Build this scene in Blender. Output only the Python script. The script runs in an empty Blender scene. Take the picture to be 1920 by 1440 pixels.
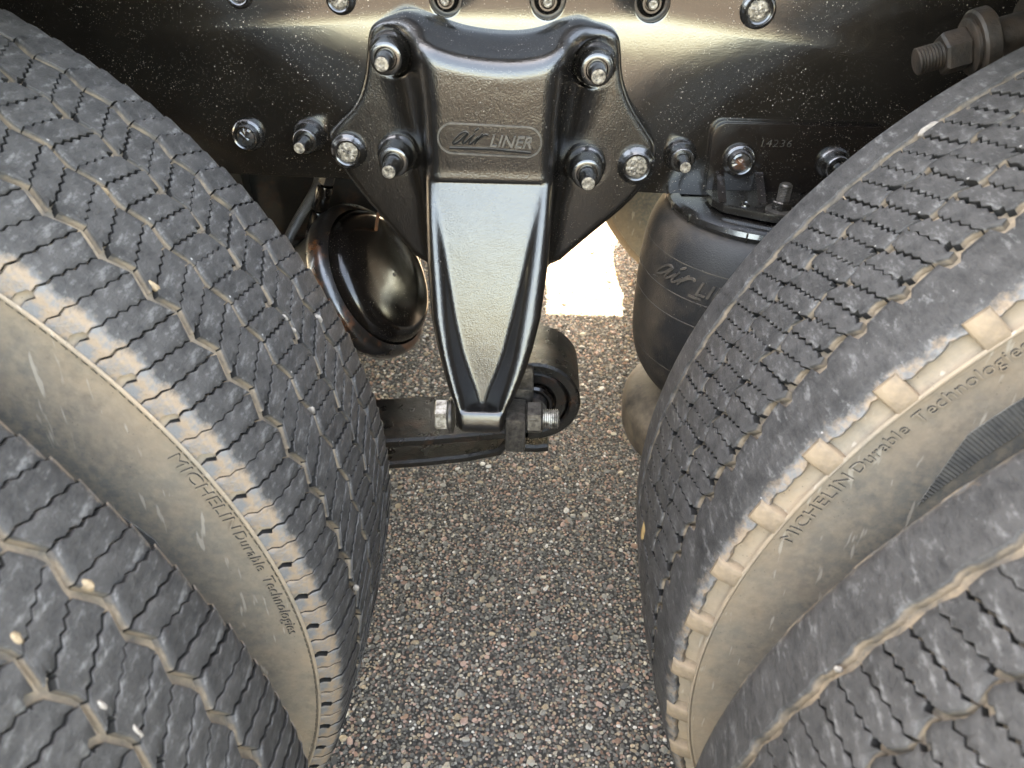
import bpy, bmesh, math, random
import numpy as np
from mathutils import Matrix, Vector

random.seed(7)
rng = np.random.default_rng(7)
R_ = math.radians
scene = bpy.context.scene
COL = scene.collection

# ------------------------------------------------------------------ camera
CAM = Vector((0.0048, -0.2844, 1.0457))
PITCH, YAW, ROLL, FPX = R_(35.2255), R_(-1.3913), R_(-0.9309), 1431.2
fwd = Vector((math.sin(YAW) * math.cos(PITCH), math.cos(YAW) * math.cos(PITCH), -math.sin(PITCH)))
rgt = Vector((math.cos(YAW), -math.sin(YAW), 0))
dwn = fwd.cross(rgt)
r2 = math.cos(ROLL) * rgt + math.sin(ROLL) * dwn
d2 = -math.sin(ROLL) * rgt + math.cos(ROLL) * dwn
cam_data = bpy.data.cameras.new('camera')
cam = bpy.data.objects.new('camera', cam_data)
COL.objects.link(cam)
M = Matrix.Identity(4)
for i in range(3):
    M[i][0], M[i][1], M[i][2], M[i][3] = r2[i], -d2[i], -fwd[i], CAM[i]
cam.matrix_world = M
cam_data.sensor_width = 36.0
cam_data.lens = FPX / 1920 * 36
cam_data.clip_start, cam_data.clip_end = 0.01, 300
cam_data.dof.use_dof = True
cam_data.dof.focus_distance = 0.82
cam_data.dof.aperture_fstop = 11.0
scene.camera = cam

# ------------------------------------------------------------------ sky, sun, exposure
SUN = Vector((-0.325, 0.617, 1.0)).normalized()          # direction towards the sun: far side of the truck
world = bpy.data.worlds.new('World')
scene.world = world
world.use_nodes = True
wn, wl = world.node_tree.nodes, world.node_tree.links
wn.clear()
sky = wn.new('ShaderNodeTexSky')
sky.sky_type = 'NISHITA'
sky.sun_disc = False
sky.sun_elevation = math.asin(SUN.z)
sky.sun_rotation = math.atan2(SUN.x, SUN.y)
bg = wn.new('ShaderNodeBackground')
sky.air_density, sky.dust_density, sky.ozone_density = 1.0, 2.5, 0.6
bg.inputs['Strength'].default_value = 0.15
wo = wn.new('ShaderNodeOutputWorld')
wl.new(sky.outputs[0], bg.inputs[0])
wl.new(bg.outputs[0], wo.inputs[0])
sun_data = bpy.data.lights.new('sun', 'SUN')
sun_data.energy = 5.0
sun_data.angle = R_(0.53)
sun_data.color = (1.0, 0.94, 0.84)
sun = bpy.data.objects.new('sun', sun_data)
sun.rotation_euler = SUN.to_track_quat('Z', 'Y').to_euler()
sun.location = (0, 0, 8)
COL.objects.link(sun)
vs = scene.view_settings
vs.view_transform = 'Standard'
vs.look = 'None'
vs.gamma = 1.0
vs.use_curve_mapping = False
vs.exposure = 4.8
vs.use_white_balance = True                               # the phone balanced for open shade
vs.white_balance_temperature = 10000
scene.cycles.max_bounces = 7
scene.cycles.diffuse_bounces = 4
scene.cycles.glossy_bounces = 3

# ------------------------------------------------------------------ materials
MATS = {}


class NT:
    """tiny node-building helper"""
    def __init__(s, name):
        s.m = bpy.data.materials.new(name)
        s.m.use_nodes = True
        s.t = s.m.node_tree
        s.t.nodes.clear()
        s.out = s.t.nodes.new('ShaderNodeOutputMaterial')
        s.b = s.t.nodes.new('ShaderNodeBsdfPrincipled')
        s.t.links.new(s.b.outputs[0], s.out.inputs[0])
        s.tc = s.t.nodes.new('ShaderNodeTexCoord')
        MATS[name] = s.m

    def n(s, typ, **kw):
        x = s.t.nodes.new('ShaderNode' + typ)
        for k, v in kw.items():
            setattr(x, k, v)
        return x

    def l(s, a, b):
        s.t.links.new(a, b)

    def put(s, sock, v):
        if isinstance(v, bpy.types.NodeSocket):
            s.l(v, sock)
        elif isinstance(v, (tuple, list)):
            sock.default_value = (*v, 1.0) if len(v) == 3 and sock.type == 'RGBA' else v
        else:
            sock.default_value = v

    def math(s, op, a, b=0.0, clamp=False):
        x = s.n('Math', operation=op)
        x.use_clamp = clamp
        s.put(x.inputs[0], a)
        s.put(x.inputs[1], b)
        return x.outputs[0]

    def noise(s, scale, detail=3.0, rough=0.55, vec=None, dist=0.0):
        x = s.n('TexNoise')
        s.l(vec or s.tc.outputs['Object'], x.inputs['Vector'])
        x.inputs['Scale'].default_value = scale
        x.inputs['Detail'].default_value = detail
        x.inputs['Roughness'].default_value = rough
        x.inputs['Distortion'].default_value = dist
        return x.outputs[0]

    def voro(s, scale, vec=None, feature='F1'):
        x = s.n('TexVoronoi', feature=feature)
        s.l(vec or s.tc.outputs['Object'], x.inputs['Vector'])
        x.inputs['Scale'].default_value = scale
        return x

    def ramp(s, fac, lo, hi, a=0.0, b=1.0):
        x = s.n('MapRange')
        x.clamp = True
        s.put(x.inputs[0], fac)
        for i, v in enumerate((lo, hi, a, b)):
            x.inputs[i + 1].default_value = v
        return x.outputs[0]

    def mix(s, fac, a, b):
        x = s.n('Mix', data_type='RGBA')
        s.put(x.inputs[0], fac)
        s.put(x.inputs[6], a)
        s.put(x.inputs[7], b)
        return x.outputs[2]

    def bump(s, h, strength, dist=0.001, prev=None):
        x = s.n('Bump')
        x.inputs['Strength'].default_value = strength
        x.inputs['Distance'].default_value = dist
        s.put(x.inputs['Height'], h)
        if prev is not None:
            s.l(prev, x.inputs['Normal'])
        return x.outputs[0]

    def done(s, col, rough, normal=None, metal=0.0, spec=0.5, coat=0.0):
        s.put(s.b.inputs['Base Color'], col)
        s.put(s.b.inputs['Roughness'], rough)
        s.put(s.b.inputs['Metallic'], metal)
        s.put(s.b.inputs['Specular IOR Level'], spec)
        if coat:
            s.b.inputs['Coat Weight'].default_value = coat
            s.b.inputs['Coat Roughness'].default_value = 0.09
        if normal is not None:
            s.l(normal, s.b.inputs['Normal'])
        return s.m

    def xyz(s):
        x = s.n('SeparateXYZ')
        s.l(s.tc.outputs['Object'], x.inputs[0])
        return x.outputs

    def specks(s, scale, lo, hi):
        """small irregular flecks, sized at random per cell"""
        v = s.voro(scale)
        rnd = s.n('SeparateColor')
        s.l(v.outputs['Color'], rnd.inputs[0])
        size = s.ramp(rnd.outputs[0], lo, hi, 0.0, 0.34)
        return s.math('LESS_THAN', v.outputs['Distance'], size)


def paint(name, base, rough, peel, dust, peel_scale=260, rust=0.0, dents=False, coat=0.7, spec=0.75):
    s = NT(name)
    big = s.noise(9, 3)
    f1 = s.specks(330, 0.60, 1.25)
    f2 = s.specks(900, 0.55, 1.15)
    mask = s.math('MULTIPLY', s.ramp(s.noise(30, 3, 0.6), 0.36, 0.60), s.ramp(s.noise(6, 2, 0.5), 0.36, 0.58, 0.15, 1.0))
    fl = s.math('MULTIPLY', s.math('MAXIMUM', f1, f2), s.math('MULTIPLY', mask, dust), True)
    film = s.math('MULTIPLY', s.ramp(big, 0.35, 0.75), 0.028 * dust)
    col = s.mix(film, base, (0.20, 0.16, 0.12))
    col = s.mix(fl, col, (0.26, 0.22, 0.18))
    if rust:
        col = s.mix(s.math('MULTIPLY', s.ramp(s.noise(38, 5, 0.65), 0.52, 0.66), rust), col, (0.16, 0.055, 0.02))
    r = s.math('ADD', s.ramp(s.noise(45, 4), 0.3, 0.7, rough * 0.75, rough * 1.3), s.math('MULTIPLY', fl, 0.5), True)
    hgt = s.math('ADD', s.noise(peel_scale, 3, 0.6), s.math('MULTIPLY', fl, 0.35))
    hgt = s.math('ADD', hgt, s.math('MULTIPLY', s.noise(30, 2, 0.5), 2.2))
    if dents:
        hgt = s.math('SUBTRACT', hgt, s.math('MULTIPLY', s.specks(58, 0.72, 1.9), 2.0))
    return s.done(col, r, s.bump(hgt, peel, 0.0018), 0.0, spec, coat)


paint('paint_cast', (0.0040, 0.0034, 0.0029), 0.12, 0.26, 0.9, 620, 0.0, True, 0.45, 0.6)
paint('paint_frame', (0.0036, 0.0030, 0.0026), 0.10, 0.065, 1.3, 620, 0.0, False, 0.6, 0.7)
paint('paint_bolt', (0.0065, 0.0056, 0.0048), 0.22, 0.10, 0.7, 500)
paint('paint_smooth', (0.0045, 0.0032, 0.0026), 0.16, 0.03, 0.5, 120, 0.0, False, 0.0, 0.45)
paint('paint_rusty', (0.008, 0.006, 0.005), 0.32, 0.18, 0.8, 300, 0.75)
paint('paint_leaf', (0.0045, 0.0038, 0.0032), 0.30, 0.5, 0.5, 620, 0.15, False, 0.0, 0.4)
paint('dark_steel', (0.005, 0.0045, 0.004), 0.50, 0.15, 0.4, 200, 0.2)


def simple(name, a, b, scale, rough, metal=0.0, bumpv=0.2, bscale=400, spec=0.5):
    s = NT(name)
    col = s.mix(s.ramp(s.noise(scale, 5, 0.65), 0.38, 0.64), a, b)
    return s.done(col, rough, s.bump(s.noise(bscale, 4, 0.6), bumpv, 0.001), metal, spec)


simple('steel_bare', (0.42, 0.40, 0.36), (0.10, 0.085, 0.07), 160, 0.38, 0.8, 0.4, 500)
simple('worn_end', (0.28, 0.235, 0.18), (0.02, 0.016, 0.013), 330, 0.42, 0.35, 1.0, 420)
simple('steel_grease', (0.075, 0.065, 0.055), (0.02, 0.017, 0.014), 120, 0.36, 0.5, 0.5, 350)
simple('edge_highlight', (0.080, 0.068, 0.054), (0.035, 0.030, 0.024), 200, 0.45, 0.0, 0.3, 500)  # pale colour painted in for the highlights along the logo edges
simple('logo_face', (0.0022, 0.0019, 0.0016), (0.004, 0.0034, 0.003), 200, 0.6, 0.0, 0.2, 500, 0.15)
simple('rubber_sipe', (0.010, 0.0095, 0.009), (0.018, 0.0165, 0.015), 80, 0.9, 0.0, 0.2, 300, 0.2)
simple('letter_edge', (0.045, 0.038, 0.031), (0.025, 0.022, 0.019), 200, 0.8, 0.0, 0.2, 500)
simple('dash_rubber', (0.12, 0.095, 0.07), (0.06, 0.05, 0.04), 200, 0.8, 0.0, 0.2, 500)
simple('brown_grime', (0.028, 0.018, 0.012), (0.008, 0.0058, 0.004), 60, 0.55, 0.0, 0.6, 260)
simple('rust', (0.20, 0.075, 0.03), (0.045, 0.02, 0.012), 90, 0.7, 0.0, 0.5, 300)
simple('dusty_piston', (0.16, 0.115, 0.072), (0.035, 0.026, 0.019), 22, 0.62, 0.0, 0.3, 150)
simple('hose_rubber', (0.10, 0.09, 0.08), (0.03, 0.028, 0.026), 50, 0.4, 0.0, 0.3, 300)
simple('shade_box_grey', (0.42, 0.42, 0.42), (0.36, 0.36, 0.36), 3, 0.5, 0.0, 0.05, 60)  # grey of the unseen box added for shade
simple('rim_steel', (0.55, 0.55, 0.56), (0.38, 0.37, 0.36), 12, 0.4, 0.6, 0.1, 200)
simple('pebble_white', (0.27, 0.235, 0.205), (0.15, 0.127, 0.107), 140, 0.7, 0.0, 0.5, 600)
simple('pebble_tan', (0.30, 0.215, 0.13), (0.17, 0.12, 0.075), 140, 0.75, 0.0, 0.5, 600)
simple('wood_chip', (0.36, 0.235, 0.10), (0.22, 0.13, 0.055), 140, 0.75, 0.0, 0.6, 500)


def rubber_tread():
    s = NT('rubber_tread')
    x, y, z = s.xyz()
    w = s.tc.outputs['Object']
    info = s.n('ObjectInfo')
    col = s.mix(s.ramp(s.noise(34, 5, 0.72), 0.36, 0.64), (0.026, 0.0243, 0.0233), (0.058, 0.0535, 0.051))
    col = s.mix(s.math('MULTIPLY', info.outputs['Random'], 0.4), col, (0.056, 0.052, 0.0495))
    mp = s.n('Mapping')
    mp.inputs['Scale'].default_value = (1.0, 0.35, 1.0)
    s.l(w, mp.inputs[0])
    scn = s.noise(150, 4, 0.8, mp.outputs[0])
    col = s.mix(s.ramp(scn, 0.55, 0.68, 0, 0.65), col, (0.16, 0.153, 0.147))
    col = s.mix(s.ramp(scn, 0.47, 0.34, 0, 0.65), col, (0.018, 0.0172, 0.017))
    nick = s.math('MULTIPLY', s.specks(115, 0.76, 1.5), s.ramp(s.noise(300, 2), 0.45, 0.6))
    col = s.mix(nick, col, (0.30, 0.28, 0.26))
    # dust packed on the groove walls, below the running surface
    a = s.math('ABSOLUTE', y)
    rad = s.math('SQRT', s.math('ADD', s.math('MULTIPLY', x, x), s.math('MULTIPLY', z, z)))
    deep = s.math('SUBTRACT', s.math('SUBTRACT', 0.505, s.math('DIVIDE', s.math('MULTIPLY', y, y), 2.4)), rad)
    deep = s.math('ADD', deep, s.math('MULTIPLY', s.math('SUBTRACT', s.noise(140, 3, 0.7), 0.5), 0.002))
    wall = s.math('MULTIPLY', s.ramp(deep, 0.0010, 0.0028), s.ramp(a, 0.112, 0.108))
    col = s.mix(s.math('MULTIPLY', wall, 0.85), col, s.mix(s.ramp(s.noise(70, 3), 0.4, 0.6), (0.11, 0.092, 0.074), (0.225, 0.168, 0.115)))
    # dust lies on the shoulder past the edge of the tread
    edge = s.math('ADD', a, s.math('MULTIPLY', s.math('SUBTRACT', s.noise(85, 4, 0.7), 0.5), 0.022))
    dust = s.ramp(edge, 0.1180, 0.1245)
    dcol = s.mix(s.ramp(s.noise(95, 3, 0.7), 0.42, 0.60), (0.235, 0.168, 0.115), (0.145, 0.139, 0.134))
    col = s.mix(s.math('MULTIPLY', dust, 0.9), col, dcol)
    hgt = s.math('ADD', s.math('MULTIPLY', s.noise(480, 3, 0.7), 0.35), s.math('MULTIPLY', scn, 0.8))
    s.done(col, 0.66, s.bump(hgt, 0.75, 0.0018), 0, 0.32)


rubber_tread()


def rubber_carcass(name='rubber_carcass', lug=False):
    """groove floors carry packed dust; the sidewall is dusty near the shoulder, greyer further in"""
    s = NT(name)
    x, y, z = s.xyz()
    rad = s.math('SQRT', s.math('ADD', s.math('MULTIPLY', x, x), s.math('MULTIPLY', z, z)))
    a = s.math('ABSOLUTE', y)
    rn = s.math('ADD', rad, s.math('MULTIPLY', s.math('SUBTRACT', s.noise(16, 4, 0.65), 0.5), 0.085))
    side = s.mix(s.ramp(rn, 0.412, 0.480), (0.100, 0.096, 0.089), (0.275, 0.200, 0.135))
    side = s.mix(s.ramp(s.noise(11, 5, 0.7), 0.40, 0.62, 0, 0.6), side, (0.148, 0.137, 0.116))
    side = s.mix(s.ramp(s.noise(34, 5, 0.75), 0.54, 0.68, 0, 0.3), side, (0.050, 0.049, 0.047))
    side = s.mix(s.ramp(s.noise(130, 3, 0.7), 0.40, 0.68, 0, 0.45), side, (0.29, 0.225, 0.16))
    if lug:
        s.done(s.mix(s.ramp(s.noise(60, 4, 0.7), 0.4, 0.66), (0.235, 0.170, 0.112), (0.155, 0.117, 0.084)), 0.75, s.bump(s.noise(300, 3, 0.65), 0.4, 0.0012), 0, 0.3)
        return
    # light scratches and dark pits
    mp = s.n('Mapping')
    mp.inputs['Scale'].default_value = (1.0, 1.0, 0.16)
    mp.inputs['Rotation'].default_value = (0, R_(62), 0)
    s.l(s.tc.outputs['Object'], mp.inputs[0])
    scr = s.ramp(s.noise(150, 2, 0.6, mp.outputs[0]), 0.64, 0.69)
    side = s.mix(s.math('MULTIPLY', scr, 0.6), side, (0.38, 0.33, 0.27))
    pit = s.math('MULTIPLY', s.specks(420, 0.62, 1.3), s.ramp(s.noise(14, 2), 0.44, 0.56))
    side = s.mix(s.math('MULTIPLY', pit, 0.8), side, (0.045, 0.042, 0.04))
    groove = s.mix(s.ramp(s.noise(55, 4, 0.7), 0.36, 0.60), (0.11, 0.092, 0.074), (0.245, 0.183, 0.125))
    col = s.mix(s.ramp(a, 0.116, 0.121), groove, side)
    hgt = s.math('ADD', s.math('MULTIPLY', s.noise(300, 3, 0.65), 0.4), s.noise(60, 2, 0.6))
    s.done(col, 0.78, s.bump(hgt, 0.4, 0.0016), 0, 0.3)


rubber_carcass()
rubber_carcass('rubber_lug', True)


def knurl():
    s = NT('knurled_rubber')
    col = s.mix(s.ramp(s.noise(40, 4), 0.4, 0.65), (0.065, 0.063, 0.060), (0.12, 0.112, 0.10))
    s.done(col, 0.7, s.bump(s.noise(350, 3), 0.3, 0.001), 0, 0.3)


knurl()


def bellows():
    s = NT('bellows_rubber')
    col = s.mix(s.ramp(s.noise(14, 4, 0.6), 0.4, 0.66), (0.011, 0.0098, 0.0090), (0.060, 0.043, 0.030))
    col = s.mix(s.math('MULTIPLY', s.specks(420, 0.7, 1.3), s.ramp(s.noise(20, 3), 0.42, 0.6)), col, (0.22, 0.18, 0.14))
    b = s.bump(s.noise(650, 2, 0.5), 0.45, 0.0012)
    s.done(col, 0.58, b, 0, 0.4)


bellows()
simple('bellows_edge', (0.060, 0.046, 0.034), (0.022, 0.018, 0.015), 60, 0.6, 0.0, 0.3, 300)


def stone_mat():
    s = NT('aggregate_stone')
    at = s.n('Attribute', attribute_name='stone_colour')
    col = s.mix(s.math('MULTIPLY', s.ramp(s.noise(400, 4, 0.7), 0.35, 0.7), 0.4), at.outputs['Color'], (0.06, 0.054, 0.048))
    s.done(col, 0.5, s.bump(s.noise(900, 3), 0.4, 0.0008), 0, 0.4)


stone_mat()


def asphalt():
    s = NT('asphalt')
    v = s.voro(170)
    sc = s.n('SeparateColor')
    s.l(v.outputs['Color'], sc.inputs[0])
    stone = s.mix(sc.outputs[0], (0.030, 0.030, 0.030), (0.135, 0.12, 0.10))
    stone = s.mix(s.math('GREATER_THAN', sc.outputs[1], 0.8), stone, (0.15, 0.09, 0.07))
    f = s.ramp(v.outputs['Distance'], 0.35, 0.55)
    col = s.mix(f, stone, (0.022, 0.021, 0.020))
    s.done(col, 0.8, s.bump(s.math('SUBTRACT', 1.0, v.outputs['Distance']), 0.6, 0.002), 0, 0.4)


asphalt()

# ------------------------------------------------------------------ mesh helpers


def link(name, me, mat=None, parent=None, smooth=True, angle=38):
    if mat:
        me.materials.clear()
        me.materials.append(MATS[mat])
    o = bpy.data.objects.new(name, me)
    COL.objects.link(o)
    if parent is not None:
        o.parent = parent
    if smooth and len(me.polygons):
        me.polygons.foreach_set('use_smooth', np.ones(len(me.polygons), dtype=bool))
        if angle < 179:
            me.set_sharp_from_angle(angle=R_(angle))
    return o


def mesh(name, V, F, recalc=True):
    me = bpy.data.meshes.new(name)
    me.from_pydata([tuple(map(float, v)) for v in V], [], [tuple(map(int, f)) for f in F])
    if recalc:
        bm = bmesh.new()
        bm.from_mesh(me)
        bmesh.ops.recalc_face_normals(bm, faces=bm.faces)
        bm.to_mesh(me)
        bm.free()
    me.update()
    return me


def fast_mesh(name, V, F):
    """V (n,3), F (m,k) arrays with one face size"""
    V = np.ascontiguousarray(V, dtype=np.float32)
    F = np.ascontiguousarray(F, dtype=np.int32)
    me = bpy.data.meshes.new(name)
    me.vertices.add(len(V))
    me.vertices.foreach_set('co', V.ravel())
    k = F.shape[1]
    me.loops.add(F.size)
    me.loops.foreach_set('vertex_index', F.ravel())
    me.polygons.add(len(F))
    me.polygons.foreach_set('loop_start', np.arange(0, F.size, k, dtype=np.int32))
    me.update(calc_edges=True)
    return me


def thing(name, label, cat, loc=(0, 0, 0), group=None):
    o = bpy.data.objects.new(name, None)
    o.empty_display_size = 0.05
    COL.objects.link(o)
    o.location = loc
    return tag(o, label, cat, group)


def tag(o, label, cat, group=None):
    o['label'] = label
    o['category'] = cat
    if group:
        o['group'] = group
    return o


def frame_of(origin, axis):
    q = Vector(axis).normalized().to_track_quat('Z', 'Y')
    return Matrix.Translation(Vector(origin)) @ q.to_matrix().to_4x4()


def lathe_data(prof, n=48, mat=None, cap0=True, cap1=True, phase=0.0):
    V, F = [], []
    for (r, h) in prof:
        for k in range(n):
            a = 2 * math.pi * k / n + phase
            V.append(Vector((r * math.cos(a), r * math.sin(a), h)))
    m = len(prof)
    for i in range(m - 1):
        for k in range(n):
            k2 = (k + 1) % n
            F.append((i * n + k, i * n + k2, (i + 1) * n + k2, (i + 1) * n + k))
    if cap0:
        F.append(tuple(range(n - 1, -1, -1)))
    if cap1:
        F.append(tuple(range((m - 1) * n, m * n)))
    if mat is not None:
        V = [mat @ v for v in V]
    return V, F


def lathe(name, prof, origin, axis, mtl, parent=None, n=48, cap0=True, cap1=True, phase=0.0, angle=38):
    V, F = lathe_data(prof, n, frame_of(origin, axis), cap0, cap1, phase)
    return link(name, mesh(name, V, F), mtl, parent, angle=angle)


def box(name, lo, hi, mtl, parent=None, bev=0.002, mat=None):
    bm = bmesh.new()
    bmesh.ops.create_cube(bm, size=1.0)
    for v in bm.verts:
        v.co = Vector([(lo[i] + hi[i]) / 2 + v.co[i] * (hi[i] - lo[i]) for i in range(3)])
    if bev:
        bmesh.ops.bevel(bm, geom=bm.edges[:], offset=bev, segments=2, affect='EDGES', profile=0.7)
    if mat is not None:
        bm.transform(mat)
    me = bpy.data.meshes.new(name)
    bm.to_mesh(me)
    bm.free()
    return link(name, me, mtl, parent, angle=60)


def prism(name, poly, y0, y1, mtl, parent=None, bev=0.0, holes=(), angle=38):
    """polygon in (x, z) extruded along y, with optional round holes (x, z, r)"""
    bm = bmesh.new()
    loops = [list(poly)]
    for (hx, hz, hr) in holes:
        loops.append([(hx + hr * math.cos(2 * math.pi * k / 40), hz + hr * math.sin(2 * math.pi * k / 40)) for k in range(40)])
    E = []
    for L in loops:
        vs_ = [bm.verts.new((p[0], y0, p[1])) for p in L]
        E += [bm.edges.new((vs_[i], vs_[(i + 1) % len(vs_)])) for i in range(len(vs_))]
    bmesh.ops.triangle_fill(bm, use_beauty=True, edges=E)
    r = bmesh.ops.extrude_face_region(bm, geom=bm.faces[:])
    for g in r['geom']:
        if isinstance(g, bmesh.types.BMVert):
            g.co.y = y1
    bmesh.ops.recalc_face_normals(bm, faces=bm.faces)
    if bev:
        ed = [e for e in bm.edges if len(e.link_faces) == 2 and e.calc_face_angle(0) > 0.7
              and abs(e.verts[0].co.y - e.verts[1].co.y) < 1e-6]
        bmesh.ops.bevel(bm, geom=ed, offset=bev, segments=2, affect='EDGES', profile=0.6, clamp_overlap=True)
    me = bpy.data.meshes.new(name)
    bm.to_mesh(me)
    bm.free()
    return link(name, me, mtl, parent, angle=angle)


def tube(name, path, rad, mtl, parent=None, n=14, caps=True, angle=50):
    P = [Vector(p) for p in path]
    if not hasattr(rad, '__len__'):
        rad = [rad] * len(P)
    V, F = [], []
    up = Vector((0.3, 0.5, 0.81)).normalized()
    for i, p in enumerate(P):
        t = (P[min(i + 1, len(P) - 1)] - P[max(i - 1, 0)]).normalized()
        sx = t.cross(up).normalized()
        up = sx.cross(t).normalized()
        for k in range(n):
            a = 2 * math.pi * k / n
            V.append(p + rad[i] * (math.cos(a) * sx + math.sin(a) * up))
    for i in range(len(P) - 1):
        for k in range(n):
            k2 = (k + 1) % n
            F.append((i * n + k, i * n + k2, (i + 1) * n + k2, (i + 1) * n + k))
    if caps:
        F.append(tuple(range(n)))
        F.append(tuple(range((len(P) - 1) * n, len(P) * n)))
    return link(name, mesh(name, V, F), mtl, parent, angle=angle)


def chaikin(P, n=2, closed=True):
    P = np.array(P, float)
    for _ in range(n):
        Q = np.roll(P, -1, 0)
        A = 0.75 * P + 0.25 * Q
        B = 0.25 * P + 0.75 * Q
        P = np.stack([A, B], 1).reshape(-1, 2)
    return P


def text_mesh(body, extrude, shear=0.0, bold=0.0, spacing=1.0):
    c = bpy.data.curves.new('t', 'FONT')
    c.body = body
    c.size = 1.0
    c.extrude = extrude
    c.shear = shear
    c.offset = bold
    c.space_character = spacing
    c.resolution_u = 3
    o = bpy.data.objects.new('t', c)
    COL.objects.link(o)
    dg = bpy.context.evaluated_depsgraph_get()
    dg.update()
    me = bpy.data.meshes.new_from_object(o.evaluated_get(dg))
    V = np.array([v.co[:] for v in me.vertices])
    F = [tuple(p.vertices) for p in me.polygons]
    bpy.data.objects.remove(o)
    bpy.data.curves.remove(c)
    bpy.data.meshes.remove(me)
    return V, F


def strokes(lines, width, height):
    """pen strokes as little raised bars: V (x, y, z) with z up to height"""
    V, F = [], []
    for L in lines:
        L = np.array(L, float)
        n = len(L)
        T = np.zeros_like(L)
        T[1:-1] = L[2:] - L[:-2]
        T[0], T[-1] = L[1] - L[0], L[-1] - L[-2]
        T /= np.linalg.norm(T, axis=1, keepdims=True)
        N = np.stack([-T[:, 1], T[:, 0]], 1)
        b = len(V)
        for i in range(n):
            w = width * (0.75 if i in (0, n - 1) else 1.0)
            for off, z in ((-w, 0), (-w * 0.75, height), (w * 0.75, height), (w, 0)):
                V.append((L[i, 0] + N[i, 0] * off, L[i, 1] + N[i, 1] * off, z))
        for i in range(n - 1):
            for k in range(3):
                F.append((b + 4 * i + k, b + 4 * i + k + 1, b + 4 * i + k + 5, b + 4 * i + k + 4))
        F.append((b, b + 1, b + 2, b + 3))
        e = b + 4 * (n - 1)
        F.append((e + 3, e + 2, e + 1, e))
    return np.array(V), F


def catmull(P, n=6):
    P = [np.array(p, float) for p in P]
    P = [2 * P[0] - P[1]] + P + [2 * P[-1] - P[-2]]
    out = []
    for i in range(1, len(P) - 2):
        for k in range(n):
            t = k / n
            a, b, c, d = P[i - 1:i + 3]
            out.append(0.5 * ((2 * b) + (-a + c) * t + (2 * a - 5 * b + 4 * c - d) * t * t + (-a + 3 * b - 3 * c + d) * t ** 3))
    out.append(P[-2])
    return [tuple(p) for p in out]


def script_logo():
    """'air' as a pen script and LINER in slanted capitals with a bar below; unit = 1 logo width, origin at its centre"""
    S = lambda pts: [((x - 860) / 1220.0, -(y - 478) / 1220.0) for x, y in pts]
    a1 = catmull(S([(545, 400), (500, 382), (430, 415), (360, 475), (322, 528), (345, 540), (420, 500), (500, 430), (548, 392)]))
    a2 = catmull(S([(545, 400), (490, 470), (462, 520), (490, 528), (560, 470), (600, 435)]))
    i1 = catmull(S([(640, 400), (590, 465), (560, 515), (585, 530), (650, 480), (690, 440)]))
    i2 = S([(645, 362), (672, 345), (702, 325)])
    r1 = catmull(S([(760, 392), (725, 425), (680, 475), (640, 535)]))
    r3 = catmull(S([(672, 488), (730, 440), (785, 408), (822, 408), (835, 425)]))
    V, F = strokes([a1, a2, i1, i2, r1, r3], 0.0115, 1.0)
    tV, tF = text_mesh('LINER', 0.5, 0.30, 0.006, 1.0)
    tV = tV.copy()
    w = tV[:, 0].max() - tV[:, 0].min()
    tV[:, 0] = (tV[:, 0] - tV[:, 0].min()) / w * (620 / 1220) + (862 - 860) / 1220
    h = tV[:, 1].max()
    tV[:, 1] = tV[:, 1] / h * (150 / 1220) - (555 - 478) / 1220
    tV[:, 2] += 0.5
    F = F + [tuple(i + len(V) for i in f) for f in tF]
    V = np.vstack([V, tV])
    bar = [((270 - 860) / 1220, -(600 - 478) / 1220), ((860 - 860) / 1220, -(590 - 478) / 1220), ((1470 - 860) / 1220, -(612 - 478) / 1220)]
    bV, bF = strokes([bar], 0.0145, 1.0)
    F = F + [tuple(i + len(V) for i in f) for f in bF]
    return np.vstack([V, bV]), F


# ------------------------------------------------------------------ ground
g = mesh('ground', [(-60, -60, 0), (60, -60, 0), (60, 60, 0), (-60, 60, 0)], [(0, 1, 2, 3)], False)
ground = link('ground', g, 'asphalt', smooth=False)
ground['kind'] = 'structure'
ground['label'] = 'worn asphalt ground with exposed coloured stones'


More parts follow.
